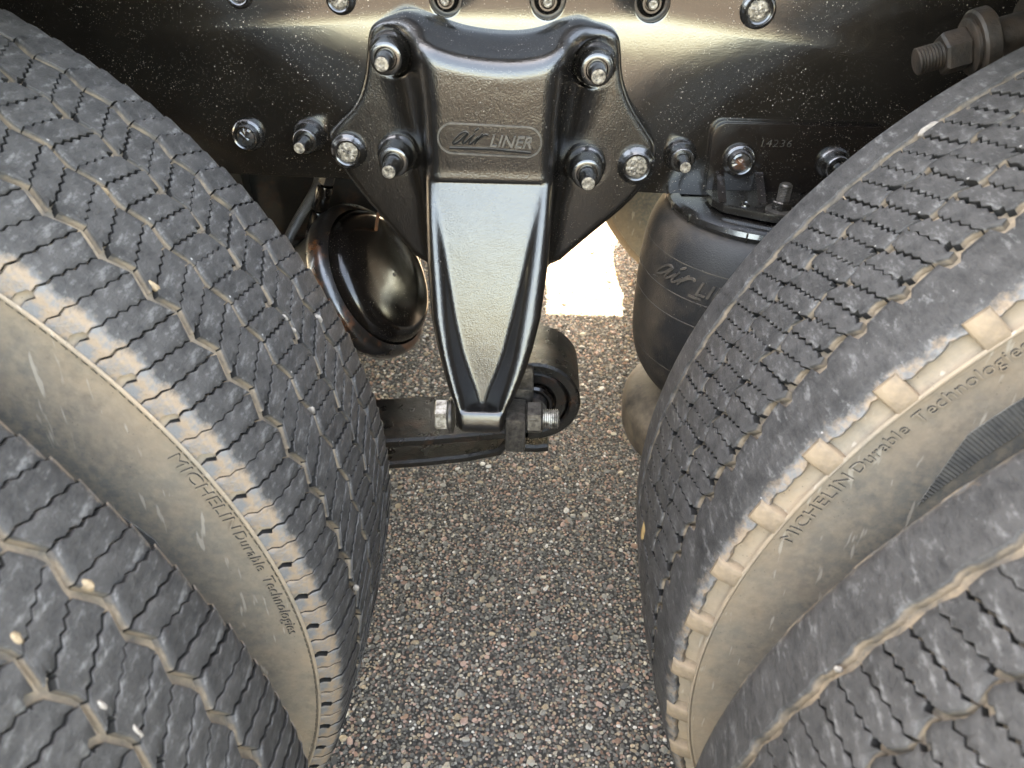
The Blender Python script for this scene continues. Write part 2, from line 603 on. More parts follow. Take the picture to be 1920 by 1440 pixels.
def aggregate():
    t = (1 + 5 ** 0.5) / 2
    ico = np.array([(-1, t, 0), (1, t, 0), (-1, -t, 0), (1, -t, 0), (0, -1, t), (0, 1, t), (0, -1, -t), (0, 1, -t),
                    (t, 0, -1), (t, 0, 1), (-t, 0, -1), (-t, 0, 1)], float)
    ico /= np.linalg.norm(ico[0])
    fi = np.array([(0, 11, 5), (0, 5, 1), (0, 1, 7), (0, 7, 10), (0, 10, 11), (1, 5, 9), (5, 11, 4), (11, 10, 2), (10, 7, 6), (7, 1, 8),
                   (3, 9, 4), (3, 4, 2), (3, 2, 6), (3, 6, 8), (3, 8, 9), (4, 9, 5), (2, 4, 11), (6, 2, 10), (8, 6, 7), (9, 8, 1)])
    pts = []
    for (x0, x1, y0, y1, h) in ((-0.36, 0.34, 0.10, 1.05, 0.0050), (-0.42, 0.42, 1.05, 2.45, 0.0070)):
        nx, ny = int((x1 - x0) / h), int((y1 - y0) / h)
        gx, gy = np.meshgrid(x0 + (np.arange(nx) + .5) * h, y0 + (np.arange(ny) + .5) * h)
        p = np.stack([gx.ravel(), gy.ravel()], 1) + rng.uniform(-.48, .48, (nx * ny, 2)) * h
        # stones differ in size: mostly small, a few large ones
        r = h * (0.36 + 0.30 * rng.random(len(p)) ** 1.5 + 0.80 * (rng.random(len(p)) > 0.95) * rng.random(len(p)))
        keep = rng.random(len(p)) > 0.10
        pts.append(np.column_stack([p, r])[keep])
    A = np.vstack(pts)
    n = len(A)
    V = np.repeat(ico[None], n, 0)
    V = V * (1 + rng.uniform(-.24, .24, (n, 12, 1)))
    sc = np.stack([rng.uniform(.8, 1.35, n), rng.uniform(.75, 1.05, n), rng.uniform(.45, .75, n)], 1)
    V = V * sc[:, None, :]
    th = rng.uniform(0, 2 * np.pi, n)
    c, s_ = np.cos(th)[:, None], np.sin(th)[:, None]
    X = V[:, :, 0] * c - V[:, :, 1] * s_
    Y = V[:, :, 0] * s_ + V[:, :, 1] * c
    V = np.stack([X, Y, V[:, :, 2]], 2) * A[:, None, 2:3]
    V[:, :, 0] += A[:, 0:1]
    V[:, :, 1] += A[:, 1:2]
    V[:, :, 2] += (A[:, 2] * rng.uniform(-0.15, 0.22, n))[:, None]
    F = (fi[None] + (np.arange(n) * 12)[:, None, None]).reshape(-1, 3)
    me = fast_mesh('asphalt_aggregate', V.reshape(-1, 3), F)
    pal = np.array([(.062, .060, .058), (.095, .092, .086), (.145, .138, .126), (.20, .187, .165), (.29, .222, .150), (.28, .16, .115),
                    (.34, .22, .18), (.38, .33, .26), (.50, .47, .43)])
    k = rng.choice(9, n, p=[.17, .16, .14, .12, .13, .10, .07, .07, .04])
    colr = pal[k] * rng.uniform(.6, 1.3, (n, 1))
    at = me.attributes.new('stone_colour', 'FLOAT_COLOR', 'POINT')
    at.data.foreach_set('color', np.column_stack([np.repeat(colr, 12, 0), np.ones(n * 12)]).astype(np.float32).ravel())
    o = link('asphalt_aggregate', me, 'aggregate_stone', angle=28)
    o['kind'] = 'stuff'
    o['label'] = 'mixed grey, pink and tan stones set in the asphalt'


aggregate()

# ------------------------------------------------------------------ tyres
RT = 0.505                                        # tread radius at the crown
AXL, AXR = -0.6403, 0.6259                        # axle positions along the truck
# cross-section of the tread: u = arc length from the centre line -> (a, r) and its normal
_u = np.linspace(0, 0.150, 1501)
_th = np.where(_u < 0.112, _u / 1.2, np.minimum(0.112 / 1.2 + (_u - 0.112) / 0.018, R_(66)))
_a = np.concatenate([[0], np.cumsum(np.cos(_th[:-1]) * np.diff(_u))])
_r = RT - np.concatenate([[0], np.cumsum(np.sin(_th[:-1]) * np.diff(_u))])
U_RIDGE = 0.1455
SIDE = [(0.1315, 0.4815), (0.1330, 0.4808), (0.1333, 0.4798), (0.1322, 0.4786), (0.1313, 0.4775), (0.1318, 0.470), (0.1345, 0.452),
        (0.1385, 0.430), (0.1405, 0.405), (0.1395, 0.378), (0.1345, 0.350), (0.125, 0.322), (0.114, 0.300), (0.108, 0.288)]


def pmap(u, phi, depth):
    """u, phi, depth arrays -> xyz in the tyre's own frame (axle along y)"""
    u, phi, depth = np.broadcast_arrays(np.asarray(u, float), np.asarray(phi, float), np.asarray(depth, float))
    au = np.abs(u)
    th = np.interp(au, _u, _th)
    a = np.interp(au, _u, _a) - depth * np.sin(th)
    r = np.interp(au, _u, _r) - depth * np.cos(th)
    return np.stack([r * np.cos(phi), np.sign(u) * a, r * np.sin(phi)], -1)


def side_a(r):
    P = sorted(SIDE, key=lambda p: p[1])
    return np.interp(r, [p[1] for p in P], [p[0] for p in P])


def tri(t):
    t = np.asarray(t) % 1.0
    return np.where(t < 0.5, 4 * t - 1, 3 - 4 * t)


def carcass_mesh(n=300, depth=0.0078, edge=0.137):
    prof = []
    for u in list(np.linspace(0, 0.11, 12)) + list(np.linspace(0.114, U_RIDGE, 12)):
        d = depth if u < edge - 0.004 else depth * max(0.0, (U_RIDGE - u) / (U_RIDGE - edge + 0.004))
        d = max(d, 0.0006)
        p = pmap(u, 0.0, d)
        prof.append((p[1], p[0]))
    prof += SIDE
    full = [(-a, r) for a, r in prof[::-1][:-1]] + prof[:]
    m = len(full)
    ph = np.arange(n) * 2 * np.pi / n
    A = np.array(full)
    V = np.stack([A[:, 1:2] * np.cos(ph), np.repeat(A[:, 0:1], n, 1), A[:, 1:2] * np.sin(ph)], -1).reshape(-1, 3)
    F = []
    for i in range(m - 1):
        k = np.arange(n)
        k2 = (k + 1) % n
        F.append(np.stack([i * n + k, i * n + k2, (i + 1) * n + k2, (i + 1) * n + k], 1))
    return fast_mesh('carcass', V, np.vstack(F)[:, ::-1])


def block_mesh(name, uL, uR, pLo, pHi, cols, rows, depth=0.0085, bev=0.0007, wear=0.0, dome=0.0, lift=0.0):
    """one tread block. uL/uR: groove walls as functions of phi; pLo/pHi: sipe walls as functions of p in 0..1 across"""
    p = np.array(cols, float)
    q = np.linspace(0, 1, rows)
    lo, hi = pLo(p), pHi(p)
    PH = lo[:, None] + (hi - lo)[:, None] * q[None]
    UL, UR = uL(PH), uR(PH)
    UU = UL + (UR - UL) * p[:, None]
    nc, nr = len(p), rows
    dep = wear * (0.5 - q)[None, :] + dome * ((2 * p[:, None] - 1) ** 2)
    dep = np.broadcast_to(dep, UU.shape) - lift
    cu, cp = UU.mean(), PH.mean()
    # outer ring walk
    ring = [(i, 0) for i in range(nc)] + [(nc - 1, j) for j in range(1, nr)] + [(i, nr - 1) for i in range(nc - 2, -1, -1)] + [(0, j) for j in range(nr - 2, 0, -1)]
    su, sp = (UU.max() - UU.min()) / 2, (PH.max() - PH.min()) / 2
    UI = cu + (UU - cu) * (1 - bev / su)
    PI = cp + (PH - cp) * (1 - bev / RT / sp)
    V = [pmap(UI, PI, dep).reshape(-1, 3)]
    ui = np.array([UU[i, j] for i, j in ring])
    ph = np.array([PH[i, j] for i, j in ring])
    dd = np.array([dep[i, j] for i, j in ring])
    V.append(pmap(ui, ph, dd + bev))
    V.append(pmap(ui, ph, depth))
    F = []
    idx = lambda i, j: i * nr + j
    for i in range(nc - 1):
        for j in range(nr - 1):
            F.append((idx(i, j), idx(i + 1, j), idx(i + 1, j + 1), idx(i, j + 1)))
    b1, b2, L = nc * nr, nc * nr + len(ring), len(ring)
    sipe_faces = []
    for k in range(L):
        k2 = (k + 1) % L
        F.append((idx(*ring[k]), b1 + k, b1 + k2, idx(*ring[k2])))
        if ring[k][1] == ring[k2][1] and ring[k][1] in (0, nr - 1):
            sipe_faces.append(len(F))
        F.append((b1 + k, b2 + k, b2 + k2, b1 + k2))
    V = np.vstack(V)
    me = bpy.data.meshes.new(name)
    me.from_pydata(V.tolist(), [], F)
    # face outwards: the first face must look away from the axle
    me.update()
    pol = me.polygons[0]
    if pol.normal.x * pol.center.x + pol.normal.z * pol.center.z + pol.normal.y * pol.center.y * 2 < 0:
        me.flip_normals()
    me.materials.append(MATS['rubber_tread'])
    me.materials.append(MATS['rubber_sipe'])
    for f_ in sipe_faces:
        me.polygons[f_].material_index = 1
    me.polygons.foreach_set('use_smooth', np.ones(len(me.polygons), dtype=bool))
    me.set_sharp_from_angle(angle=R_(50))
    return me


def zig(p, teeth, amp, phase=0.0):
    return amp * tri(np.asarray(p) * teeth + phase)


def rows_block(P, ngroove, row, half, slope, teeth, amp, gap, notch0=0.0, notch1=0.0, wear=0.0, depth=0.0085, phase=0.0, outer=0.0):
    """build the mesh of block 'half' (0, 1) of a row; P = pitch angle in radians; two blocks to the pitch"""
    gl, gr = ngroove[row], ngroove[row + 1]
    uc = (gl[0] + gr[0]) / 2
    span = gr[0] - gl[0]

    def uL(ph):
        return gl[0] + gl[1] * tri(ph / P + gl[2]) + gl[3]

    def uR(ph):
        return gr[0] + gr[1] * tri(ph / P + gr[2]) - gr[3]

    n = int(teeth * 2)
    cols = [i / n for i in range(n + 1)]
    extra = []
    if notch0:
        extra += [notch0[0], notch0[0] + 0.015]
    if notch1:
        extra += [1 - notch1[0] - 0.015, 1 - notch1[0]]
    cols = sorted(set([round(c, 4) for c in cols + extra]))

    def edge(k):
        def f(p):
            u = gl[0] + span * p
            ph = k * P / 2 + slope * (u - uc) + zig(p, teeth, amp / RT, phase)
            return ph
        return f

    def wide(p, k):
        w = np.full_like(p, gap / 2 / RT)
        if notch0 and k % 2 == 0:
            w = np.where(p <= notch0[0] + 1e-6, notch0[1] / 2 / RT, w)
        if notch1 and k % 2 == notch1[2]:
            w = np.where(p >= 1 - notch1[0] - 1e-6, notch1[1] / 2 / RT, w)
        return w

    pLo = lambda p: edge(half)(p) + wide(p, half)
    pHi = lambda p: edge(half + 1)(p) - wide(p, half + 1)
    return block_mesh('tread_block', uL, uR, pLo, pHi, cols, 4, depth=depth, wear=wear)


def scatter_blocks(root, meshes, P, arc, name='tread_block', jitter=0.0006):
    """each block in the visible arc is an object; the rest of the circumference is one joined mesh"""
    N = round(2 * math.pi / P)
    rest_V, rest_F, base = [], [], 0
    for var in meshes:
        var = var if isinstance(var, list) else [var]
        V = np.array([v.co[:] for v in var[0].vertices])
        F = [tuple(p.vertices) for p in var[0].polygons]
        ph0 = math.atan2(V[:, 2].mean(), V[:, 0].mean())
        for k in range(N):
            d = k * P
            ph = (math.degrees(ph0 + d) + 360) % 360
            inside = arc[0] <= ph <= arc[1] or arc[0] <= ph - 360 <= arc[1]
            if inside:
                o = bpy.data.objects.new(name, random.choice(var))
                COL.objects.link(o)
                o.parent = root
                j = random.uniform(-jitter, jitter)
                o.location = (j * math.cos(ph0 + d), 0, j * math.sin(ph0 + d))
                o.rotation_euler = (random.uniform(-jitter, jitter), -d + random.uniform(-jitter, jitter) * 1.2, 0)
            else:
                c, s_ = math.cos(d), math.sin(d)
                W = np.stack([V[:, 0] * c - V[:, 2] * s_, V[:, 1], V[:, 0] * s_ + V[:, 2] * c], 1)
                rest_V.append(W)
                rest_F += [tuple(i + base for i in f) for f in F]
                base += len(W)
    if rest_V:
        me = bpy.data.meshes.new('tread_far_side')
        me.from_pydata(np.vstack(rest_V).tolist(), [], rest_F)
        me.update()
        o = link('tread_far_side', me, 'rubber_tread', root, angle=50)
        o['kind'] = 'stuff'


def rib_mesh(u_in, u_out, sgn, P, N):
    """a solid shoulder rib: closed ring with a stepped inner wall; u_in / u_out functions of phi, sgn the side"""
    per = 10
    n = N * per
    ph = np.arange(n) * 2 * np.pi / n
    a, b = u_in(ph), u_out(ph)
    K = 13
    rings = [pmap(sgn * a, ph, 0.0085), pmap(sgn * a, ph, 0.0012)]
    for k in range(K):
        t = 0.02 + 0.96 * k / (K - 1)
        rings.append(pmap(sgn * (a + (b - a) * t), ph, 0.0))
    rings += [pmap(sgn * b, ph, 0.0012), pmap(sgn * b, ph, 0.0075)]
    m = len(rings)
    V = np.stack(rings, 0).reshape(-1, 3)
    F = []
    k = np.arange(n)
    k2 = (k + 1) % n
    for i in range(m - 1):
        q = np.stack([i * n + k, i * n + k2, (i + 1) * n + k2, (i + 1) * n + k], 1)
        F.append(q[:, ::-1] if sgn > 0 else q)
    return fast_mesh('shoulder_rib', V, np.vstack(F))


# zigzag drive tread (left axle): five rows of blocks, wavy sipes, herringbone slant
PL = 2 * math.pi / 86
GL = [(-0.1425, 0.0, 0, 0.0), (-0.0715, 0.0045, 0.196, 0.0040), (-0.0235, 0.0034, 0.85, 0.0026),
      (0.0240, 0.0032, 0.137, 0.0026), (0.0705, 0.0042, 0.79, 0.0035), (0.1425, 0.0, 0, 0.0)]
left_blocks = []
for h in (0, 1):
    for args in (dict(row=0, slope=R_(-22), teeth=6, amp=0.0010, notch0=(0.17, 0.0062), wear=0.0006),
                 dict(row=1, slope=R_(36), teeth=5, amp=0.0011, notch0=(0.12, 0.0050), wear=0.0006),
                 dict(row=2, slope=R_(-16), teeth=5, amp=0.0011, notch1=(0.15, 0.0055, 0), wear=0.0007),
                 dict(row=3, slope=R_(33), teeth=5, amp=0.0011, notch0=(0.13, 0.0050), wear=0.0006),
                 dict(row=4, slope=R_(-28), teeth=6, amp=0.0010, notch1=(0.17, 0.0062, 1), wear=0.0018)):
        # three slightly different cuts of every block
        left_blocks.append([rows_block(PL, GL, half=h, gap=gp, phase=ph, **args) for gp, ph in ((0.0011, 0.0), (0.0014, 0.03), (0.0010, -0.02))])

# rib tread (right axle): solid shoulder ribs with lugs, three sipe-cut centre rows
PR = 2 * math.pi / 97
GR = [(-0.0715, 0.0050, 0.0, 0.0040), (-0.0235, 0.0030, 0.35, 0.0014), (0.0240, 0.0030, 0.6, 0.0014), (0.0735, 0.0018, 0.2, 0.0032)]
right_blocks = []
for h in (0, 1):
    for args in (dict(row=0, slope=R_(28), teeth=5, notch0=(0.22, 0.0055), notch1=(0.14, 0.0052, 1), wear=0.0006),
                 dict(row=1, slope=R_(26), teeth=6, notch0=(0.12, 0.0054), notch1=(0.14, 0.0050, 0), wear=0.0005),
                 dict(row=2, slope=R_(28), teeth=5, notch0=(0.13, 0.0052), wear=0.0005)):
        right_blocks.append([rows_block(PR, GR, half=h, gap=gp, phase=ph, amp=am, **args) for gp, ph, am in ((0.0010, 0.0, 0.0014), (0.0015, 0.08, 0.0018), (0.0010, -0.09, 0.0012), (0.0018, 0.04, 0.0016))])
LUGP = 2 * math.pi / 52


def step(t):
    """stepped groove wall: long run, then a short square notch each pitch"""
    t = np.asarray(t) % 1.0
    return np.where(t < 0.22, 1.0, np.where(t < 0.30, 1 - (t - 0.22) / 0.08 * 2, np.where(t < 0.92, -1 + (t - 0.30) / 0.62 * 0.7, -0.3 + (t - 0.92) / 0.08 * 1.3)))


rib_front = rib_mesh(lambda ph: 0.0755 + 0.0048 * step(ph / PR + 0.1), lambda ph: 0.1285 + 0.0012 * np.sin(ph * 61) + 0.0008 * np.sin(ph * 173 + 1) + 0.0005 * np.sin(ph * 401), -1, PR, 97)
rib_back = rib_mesh(lambda ph: 0.0785 + 0.0012 * step(ph / PR + 0.5), lambda ph: 0.1245 + 0.0009 * np.sin(ph * 57 + 2) + 0.0008 * np.sin(ph * 163), 1, PR, 97)


def lug_mesh(sgn):
    w = 0.0175 / 2 / RT
    lo = lambda p: np.full_like(p, -w)
    hi = lambda p: np.full_like(p, w)
    if sgn < 0:
        return block_mesh('shoulder_lug', lambda ph: np.full_like(ph, -0.1430), lambda ph: np.full_like(ph, -0.1215), lo, hi, [0, .2, .4, .6, .8, 1], 4, depth=0.011, bev=0.0016, lift=0.0022)
    return block_mesh('shoulder_lug', lambda ph: np.full_like(ph, 0.1225), lambda ph: np.full_like(ph, 0.1450), lo, hi, [0, .2, .4, .6, .8, 1], 4, depth=0.011, bev=0.0016, lift=0.0004)


lug_front, lug_back = lug_mesh(-1), lug_mesh(1)
lug_front.materials.clear()
lug_front.materials.append(MATS['rubber_lug'])
lug_front.materials.append(MATS['rubber_lug'])
lug_back.materials[1] = MATS['rubber_tread']
carc_L = carcass_mesh(depth=0.0058, edge=0.140)
carc_R = carcass_mesh(depth=0.0062, edge=0.1425)


def sidewall_text(root, words):
    """raised letters on the camera-facing sidewall, reading clockwise; words: (text, phi start, phi end in degrees, base radius, cap height)"""
    V, F = [], []
    b = 0
    for (txt, p0, p1, rb, hgt) in words:
        tV, tF = text_mesh(txt, 0.5, 0, -0.004, 1.05)
        x0, x1 = tV[:, 0].min(), tV[:, 0].max()
        ph = R_(p0) + (R_(p1) - R_(p0)) * (tV[:, 0] - x0) / (x1 - x0)
        r = rb + tV[:, 1] / 0.69 * hgt
        y = -(side_a(r) + (tV[:, 2] + 0.5) * 0.0018 - 0.0004)
        V.append(np.stack([r * np.cos(ph), y, r * np.sin(ph)], 1))
        F += [tuple(i + b for i in f) for f in tF]
        b += len(tV)
    o = link('sidewall_lettering', mesh('sidewall_lettering', np.vstack(V), F), 'rubber_carcass', root, angle=30)
    o.data.materials.append(MATS['letter_edge'])              # edge shade painted in: darker steep letter sides, so the relief shows
    for p_ in o.data.polygons:
        if abs(p_.normal.y) < 0.6:
            p_.material_index = 1
    return o


def patch(root, p0, p1, r0f, r1f, n=90):
    """knurled black band on the sidewall: fine raised cross ribs, own thickness"""
    ph = np.linspace(R_(p0), R_(p1), n)
    t = np.linspace(0, 1, n)
    V = []
    for i in range(n):
        lift = 0.0004 + 0.0006 * (i % 2)
        for r, l in ((r0f(t[i]), -0.001), (r0f(t[i]), lift), (r1f(t[i]), lift), (r1f(t[i]), -0.001)):
            V.append((r * math.cos(ph[i]), -(side_a(r) + l), r * math.sin(ph[i])))
    F = []
    for i in range(n - 1):
        for k in range(3):
            F.append((4 * i + k, 4 * i + k + 1, 4 * i + k + 5, 4 * i + k + 4))
    F += [(0, 1, 2, 3), (4 * n - 1, 4 * n - 2, 4 * n - 3, 4 * n - 4)]
    return link('knurled_band', mesh('knurled_band', V, F), 'knurled_rubber', root, smooth=False)


RIMP = [(0.286, -0.118), (0.296, -0.116), (0.298, -0.106), (0.288, -0.098), (0.270, -0.08), (0.262, -0.03), (0.255, 0.02), (0.20, 0.035),
        (0.12, 0.03), (0.02, 0.03)]


def add_rim(root, y, sgn):
    V, F = lathe_data(RIMP, 64, frame_of((0, 0, 0), (0, sgn, 0)), False, True)
    link('rim', mesh('rim', V, F), 'rim_steel', root)


def left_tyre(label, y, arc, text=False):
    t = thing('truck_tyre', label, 'tyre', (AXL, y, RT), 'tyres of the left axle')
    link('carcass', carc_L, 'rubber_carcass', t, angle=30)
    scatter_blocks(t, left_blocks, PL, arc)
    add_rim(t, y, 1)
    return t


def right_tyre(label, y, arc):
    t = thing('truck_tyre', label, 'tyre', (AXR, y, RT), 'tyres of the right axle')
    link('carcass', carc_R, 'rubber_carcass', t, angle=30)
    link('shoulder_rib', rib_front, 'rubber_tread', t, angle=50)
    link('shoulder_rib', rib_back, 'rubber_tread', t, angle=50)
    scatter_blocks(t, right_blocks, PR, arc, jitter=0.0009)
    scatter_blocks(t, [lug_front, lug_back], LUGP, arc, 'shoulder_lug', 0.0)
    add_rim(t, y, 1)
    return t


YI, YO = 0.216, -0.1214
tli = left_tyre('dusty tyre with zigzag block tread, farther of the left pair', YI, (-22, 82))
tlo = left_tyre('tyre with zigzag block tread in the lower left corner, nearest left', YO, (-22, 70))
tri_ = right_tyre('tyre with solid shoulder rib and tan lugs, farther of the right pair', YI, (98, 202))
tro = right_tyre('tyre with solid shoulder rib in the lower right corner, nearest right', YO, (105, 202))
sidewall_text(tli, [('MICHELIN', 27.3, 18.7, 0.4665, 0.0090), ('Durable', 18.2, 13.4, 0.4665, 0.0084), ('Technologies', 12.5, 4.4, 0.4665, 0.0084)])
sidewall_text(tri_, [('MICHELIN', 160.4, 152.4, 0.4655, 0.0090), ('Durable', 151.8, 146.7, 0.4655, 0.0084), ('Technologies', 145.9, 137.2, 0.4655, 0.0084)])
patch(tli, 24.3, 9.0, lambda t: 0.392 + 0.0 * t, lambda t: 0.4100 + 0.010 * min(1, 4 * t) - 0.012 * t, 120)
patch(tri_, 151.5, 128.0, lambda t: 0.4210, lambda t: 0.4215 + 0.0190 * min(1, t * 3.2), 140)

def dashes(root, n, r0, r1):
    """row of tiny moulded dashes just inside the sidewall ridge"""
    V, F = [], []
    for k in range(n):
        a0 = 2 * math.pi * k / n
        da = 2 * math.pi / n * 0.34
        rr = r0 + random.uniform(-0.0002, 0.0002)
        b = len(V)
        for (a, r, l) in ((a0 - da, rr, 0.0), (a0 + da, rr, 0.0), (a0 + da, rr + 0.0011, 0.0), (a0 - da, rr + 0.0011, 0.0),
                          (a0 - da, rr, 0.0007), (a0 + da, rr, 0.0007), (a0 + da, rr + 0.0011, 0.0007), (a0 - da, rr + 0.0011, 0.0007)):
            V.append((r * math.cos(a), -(side_a(r) + l), r * math.sin(a)))
        F += [tuple(b + i for i in f) for f in ((4, 5, 6, 7), (0, 1, 5, 4), (1, 2, 6, 5), (2, 3, 7, 6), (3, 0, 4, 7))]
    o = link('edge_dashes', mesh('edge_dashes', V, F), 'dash_rubber', root, smooth=False)
    o['kind'] = 'stuff'


dashes(tli, 430, 0.4772, 0)

# far-side duals of the same two axles
FARP = None
far_prof = []
for u in np.linspace(0, U_RIDGE, 26):
    p = pmap(u, 0.0, 0.0)
    d = 0.008 if (0.068 < u < 0.076 or 0.02 < u < 0.026) else 0.0
    far_prof.append((p[1], p[0] - d))
far_prof += SIDE
far_full = [(r, -a) for a, r in far_prof[::-1][:-1]] + [(r, a) for a, r in far_prof]
for ax, nm in ((AXL, 'left'), (AXR, 'right')):
    for y, nm2 in ((1.700, 'inner'), (2.037, 'outer')):
        lab = {('right', 'inner'): 'tan dusty tyre far behind the air spring, seen beyond the asphalt',
               ('left', 'inner'): 'far side inner tyre hidden behind the left axle parts',
               ('right', 'outer'): 'far side outer tyre hidden behind the tan tyre',
               ('left', 'outer'): 'far side outer tyre hidden behind the left axle'}[(nm, nm2)]
        t = thing('truck_tyre', lab, 'tyre', (ax, y, RT), 'tyres on the far side')
        V, F = lathe_data(far_full, 120, frame_of((0, 0, 0), (0, 1, 0)), False, False)
        link('carcass', mesh('far_carcass', V, F), 'rubber_carcass', t, angle=30)
        add_rim(t, y, -1)

# ------------------------------------------------------------------ frame rail
YF = 0.500


def zbot(x):
    return 0.7482 - 0.021 * x


fr = thing('frame_rail', 'black painted steel frame rail running across the top, bolted', 'frame rail', (0, YF, 0.74))
fr_inv = fr.location.copy()


def keep_parent(o, root):
    o.parent = root
    o.matrix_parent_inverse = Matrix.Translation(-Vector(root.location))
    return o


HOLES = [(-0.0821, 0.927, 0.0150), (0.0132, 0.9274, 0.0160), (0.1100, 0.9274, 0.0164)]
poly = [(-1.9, zbot(-1.9)), (1.9, zbot(1.9)), (1.9, 1.03), (-1.9, 1.03)]
keep_parent(prism('web', poly, YF, YF + 0.009, 'paint_frame', None, 0.0015, HOLES), fr)
poly = [(-1.9, zbot(-1.9) + 0.012), (1.9, zbot(1.9) + 0.012), (1.9, 1.022), (-1.9, 1.022)]
keep_parent(prism('liner_web', poly, YF + 0.0135, YF + 0.021, 'dark_steel', None), fr)
# flanges follow the slightly sloping lower edge
V = []
for x in (-1.9, 1.9):
    V += [(x, YF + 0.0095, zbot(x)), (x, YF + 0.088, zbot(x)), (x, YF + 0.088, zbot(x) + 0.009), (x, YF + 0.0095, zbot(x) + 0.009)]
keep_parent(link('bottom_flange', mesh('bottom_flange', V, [(0, 1, 2, 3), (4, 5, 6, 7), (0, 1, 5, 4), (1, 2, 6, 5), (2, 3, 7, 6), (3, 0, 4, 7)]), 'paint_frame', None, False), fr)
keep_parent(box('top_flange', (-1.9, YF + 0.0095, 1.0205), (1.9, YF + 0.088, 1.0295), 'paint_frame', None, 0.001), fr)


def collar_nut(root, x, y, z, R=0.0195, L=0.027, S=0.050, tilt=(0, 0), mtl='paint_bolt', bare=True):
    """round flanged collar nut swaged on a stud, pointing at -y"""
    ax = (tilt[0], -1, tilt[1])
    k = R / 0.0195
    prof = [(R * 0.98, -0.001), (R, 0.0012), (R, 0.0035), (R * 0.965, 0.0050), (R * 0.88, 0.0064), (R * 0.82, 0.0082), (R * 0.79, 0.0110), (R * 0.755, L - 0.0030), (R * 0.73, L - 0.0010), (R * 0.66, L),
            (R * 0.52, L), (R * 0.46, L - 0.002)]
    nut = lathe('flange_nut', prof, (x, y, z), ax, mtl, None, 44, True, True)
    keep_parent(nut, root)
    r = R * 0.42
    a = Vector(ax).normalized()
    st = lathe('stud', [(r, 0.0), (r, S - 0.008), (r * 0.88, S - 0.0045), (r * 0.88, S - 0.0015), (r * 0.78, S)], Vector((x, y, z)) + a * 0.004, ax, mtl, None, 28)
    st.parent = nut
    st.matrix_parent_inverse = Matrix.Identity(4)
    # hammered bright end of the stud
    tip = lathe('stud_tip', [(r * 0.76, 0.0), (r * 0.72, 0.0008), (r * 0.45, 0.0012), (r * 0.2, 0.0004)], Vector((x, y, z)) + a * (S + 0.004), ax, 'worn_end', None, 24)
    tip.parent = nut
    tip.matrix_parent_inverse = Matrix.Identity(4)
    return nut


def pin_head(root, x, y, z, R=0.0185, mtl='paint_bolt', face='worn_end', h=0.009, name='rivet_collar'):
    prof = [(R * 0.98, -0.001), (R, 0.0015), (R * 0.98, 0.0045), (R * 0.90, 0.0060), (R * 0.80, 0.0072), (R * 0.74, h), (R * 0.70, h + 0.0008), (R * 0.62, h), (R * 0.60, h - 0.002)]
    nut = lathe(name, prof, (x, y, z), (0, -1, 0), mtl, None, 44)
    keep_parent(nut, root)
    n = 26
    # crusty flat pin end
    V = [(0, 0, 0.0006)]
    for k, rr in enumerate((0.22, 0.42, 0.58)):
        for i in range(n):
            a = 2 * math.pi * i / n
            V.append((R * rr * math.cos(a), R * rr * math.sin(a), random.uniform(-0.0006, 0.0009) if k < 2 else -0.001))
    F = [(0, 1 + i, 1 + (i + 1) % n) for i in range(n)]
    for k in range(2):
        F += [(1 + k * n + i, 1 + (k + 1) * n + i, 1 + (k + 1) * n + (i + 1) % n, 1 + k * n + (i + 1) % n) for i in range(n)]
    Mx = frame_of((x, y - h + 0.0012, z), (0, -1, 0))
    tip = link('pin_end', mesh('pin_end', [Mx @ Vector(v) for v in V], F), face, None, angle=25)
    tip.parent = nut
    return nut


# bolts through the rail
pin_head(fr, -0.2903, YF, 0.7981, 0.0168, face='dark_steel', h=0.013, name='cap_bolt')
collar_nut(fr, -0.2264, YF, 0.7991, 0.0170, 0.024, 0.040)
collar_nut(fr, 0.1545, YF, 0.7878, 0.0168, 0.020, 0.036)
pin_head(fr, -0.1795, YF, 0.9265, 0.0140, h=0.012)
for (hx, hz, hr) in HOLES:
    collar_nut(fr, hx, YF + 0.0135, hz, hr * 0.80, 0.012, 0.016)
pin_head(fr, 0.2073, YF, 0.9242, 0.0165, h=0.006)
pin_head(fr, -0.2751, YF, 0.9290, 0.0130, h=0.006, face='paint_rusty')

# ------------------------------------------------------------------ suspension hanger (cast, organic: distance field -> mesh)
HP = 0.474


def rescale(pts, y0=0.484, y1=HP):
    """points measured on the plane y0 carried along the line of sight to the casting's front face y1"""
    k = (y1 - CAM.y) / (y0 - CAM.y)
    return [(CAM.x + (x - CAM.x) * k, CAM.z + (z - CAM.z) * k) for x, z in pts]


OUT = [(-0.155, 0.898), (-0.15, 0.907), (-0.136, 0.911), (-0.118, 0.908), (-0.097, 0.901), (-0.072, 0.893), (-0.044, 0.889), (-0.016, 0.888),
       (0.011, 0.892), (0.034, 0.902), (0.055, 0.907), (0.071, 0.908), (0.081, 0.902), (0.084, 0.889), (0.087, 0.865), (0.098, 0.84), (0.116, 0.816),
       (0.127, 0.803), (0.130, 0.785), (0.124, 0.765), (0.108, 0.739), (0.067, 0.7), (0.020, 0.652), (-0.111, 0.652), (-0.151, 0.705),
       (-0.179, 0.744), (-0.196, 0.771), (-0.205, 0.795), (-0.204, 0.805), (-0.195, 0.815), (-0.173, 0.834), (-0.162, 0.86), (-0.157, 0.886)]
OUT = rescale(OUT)


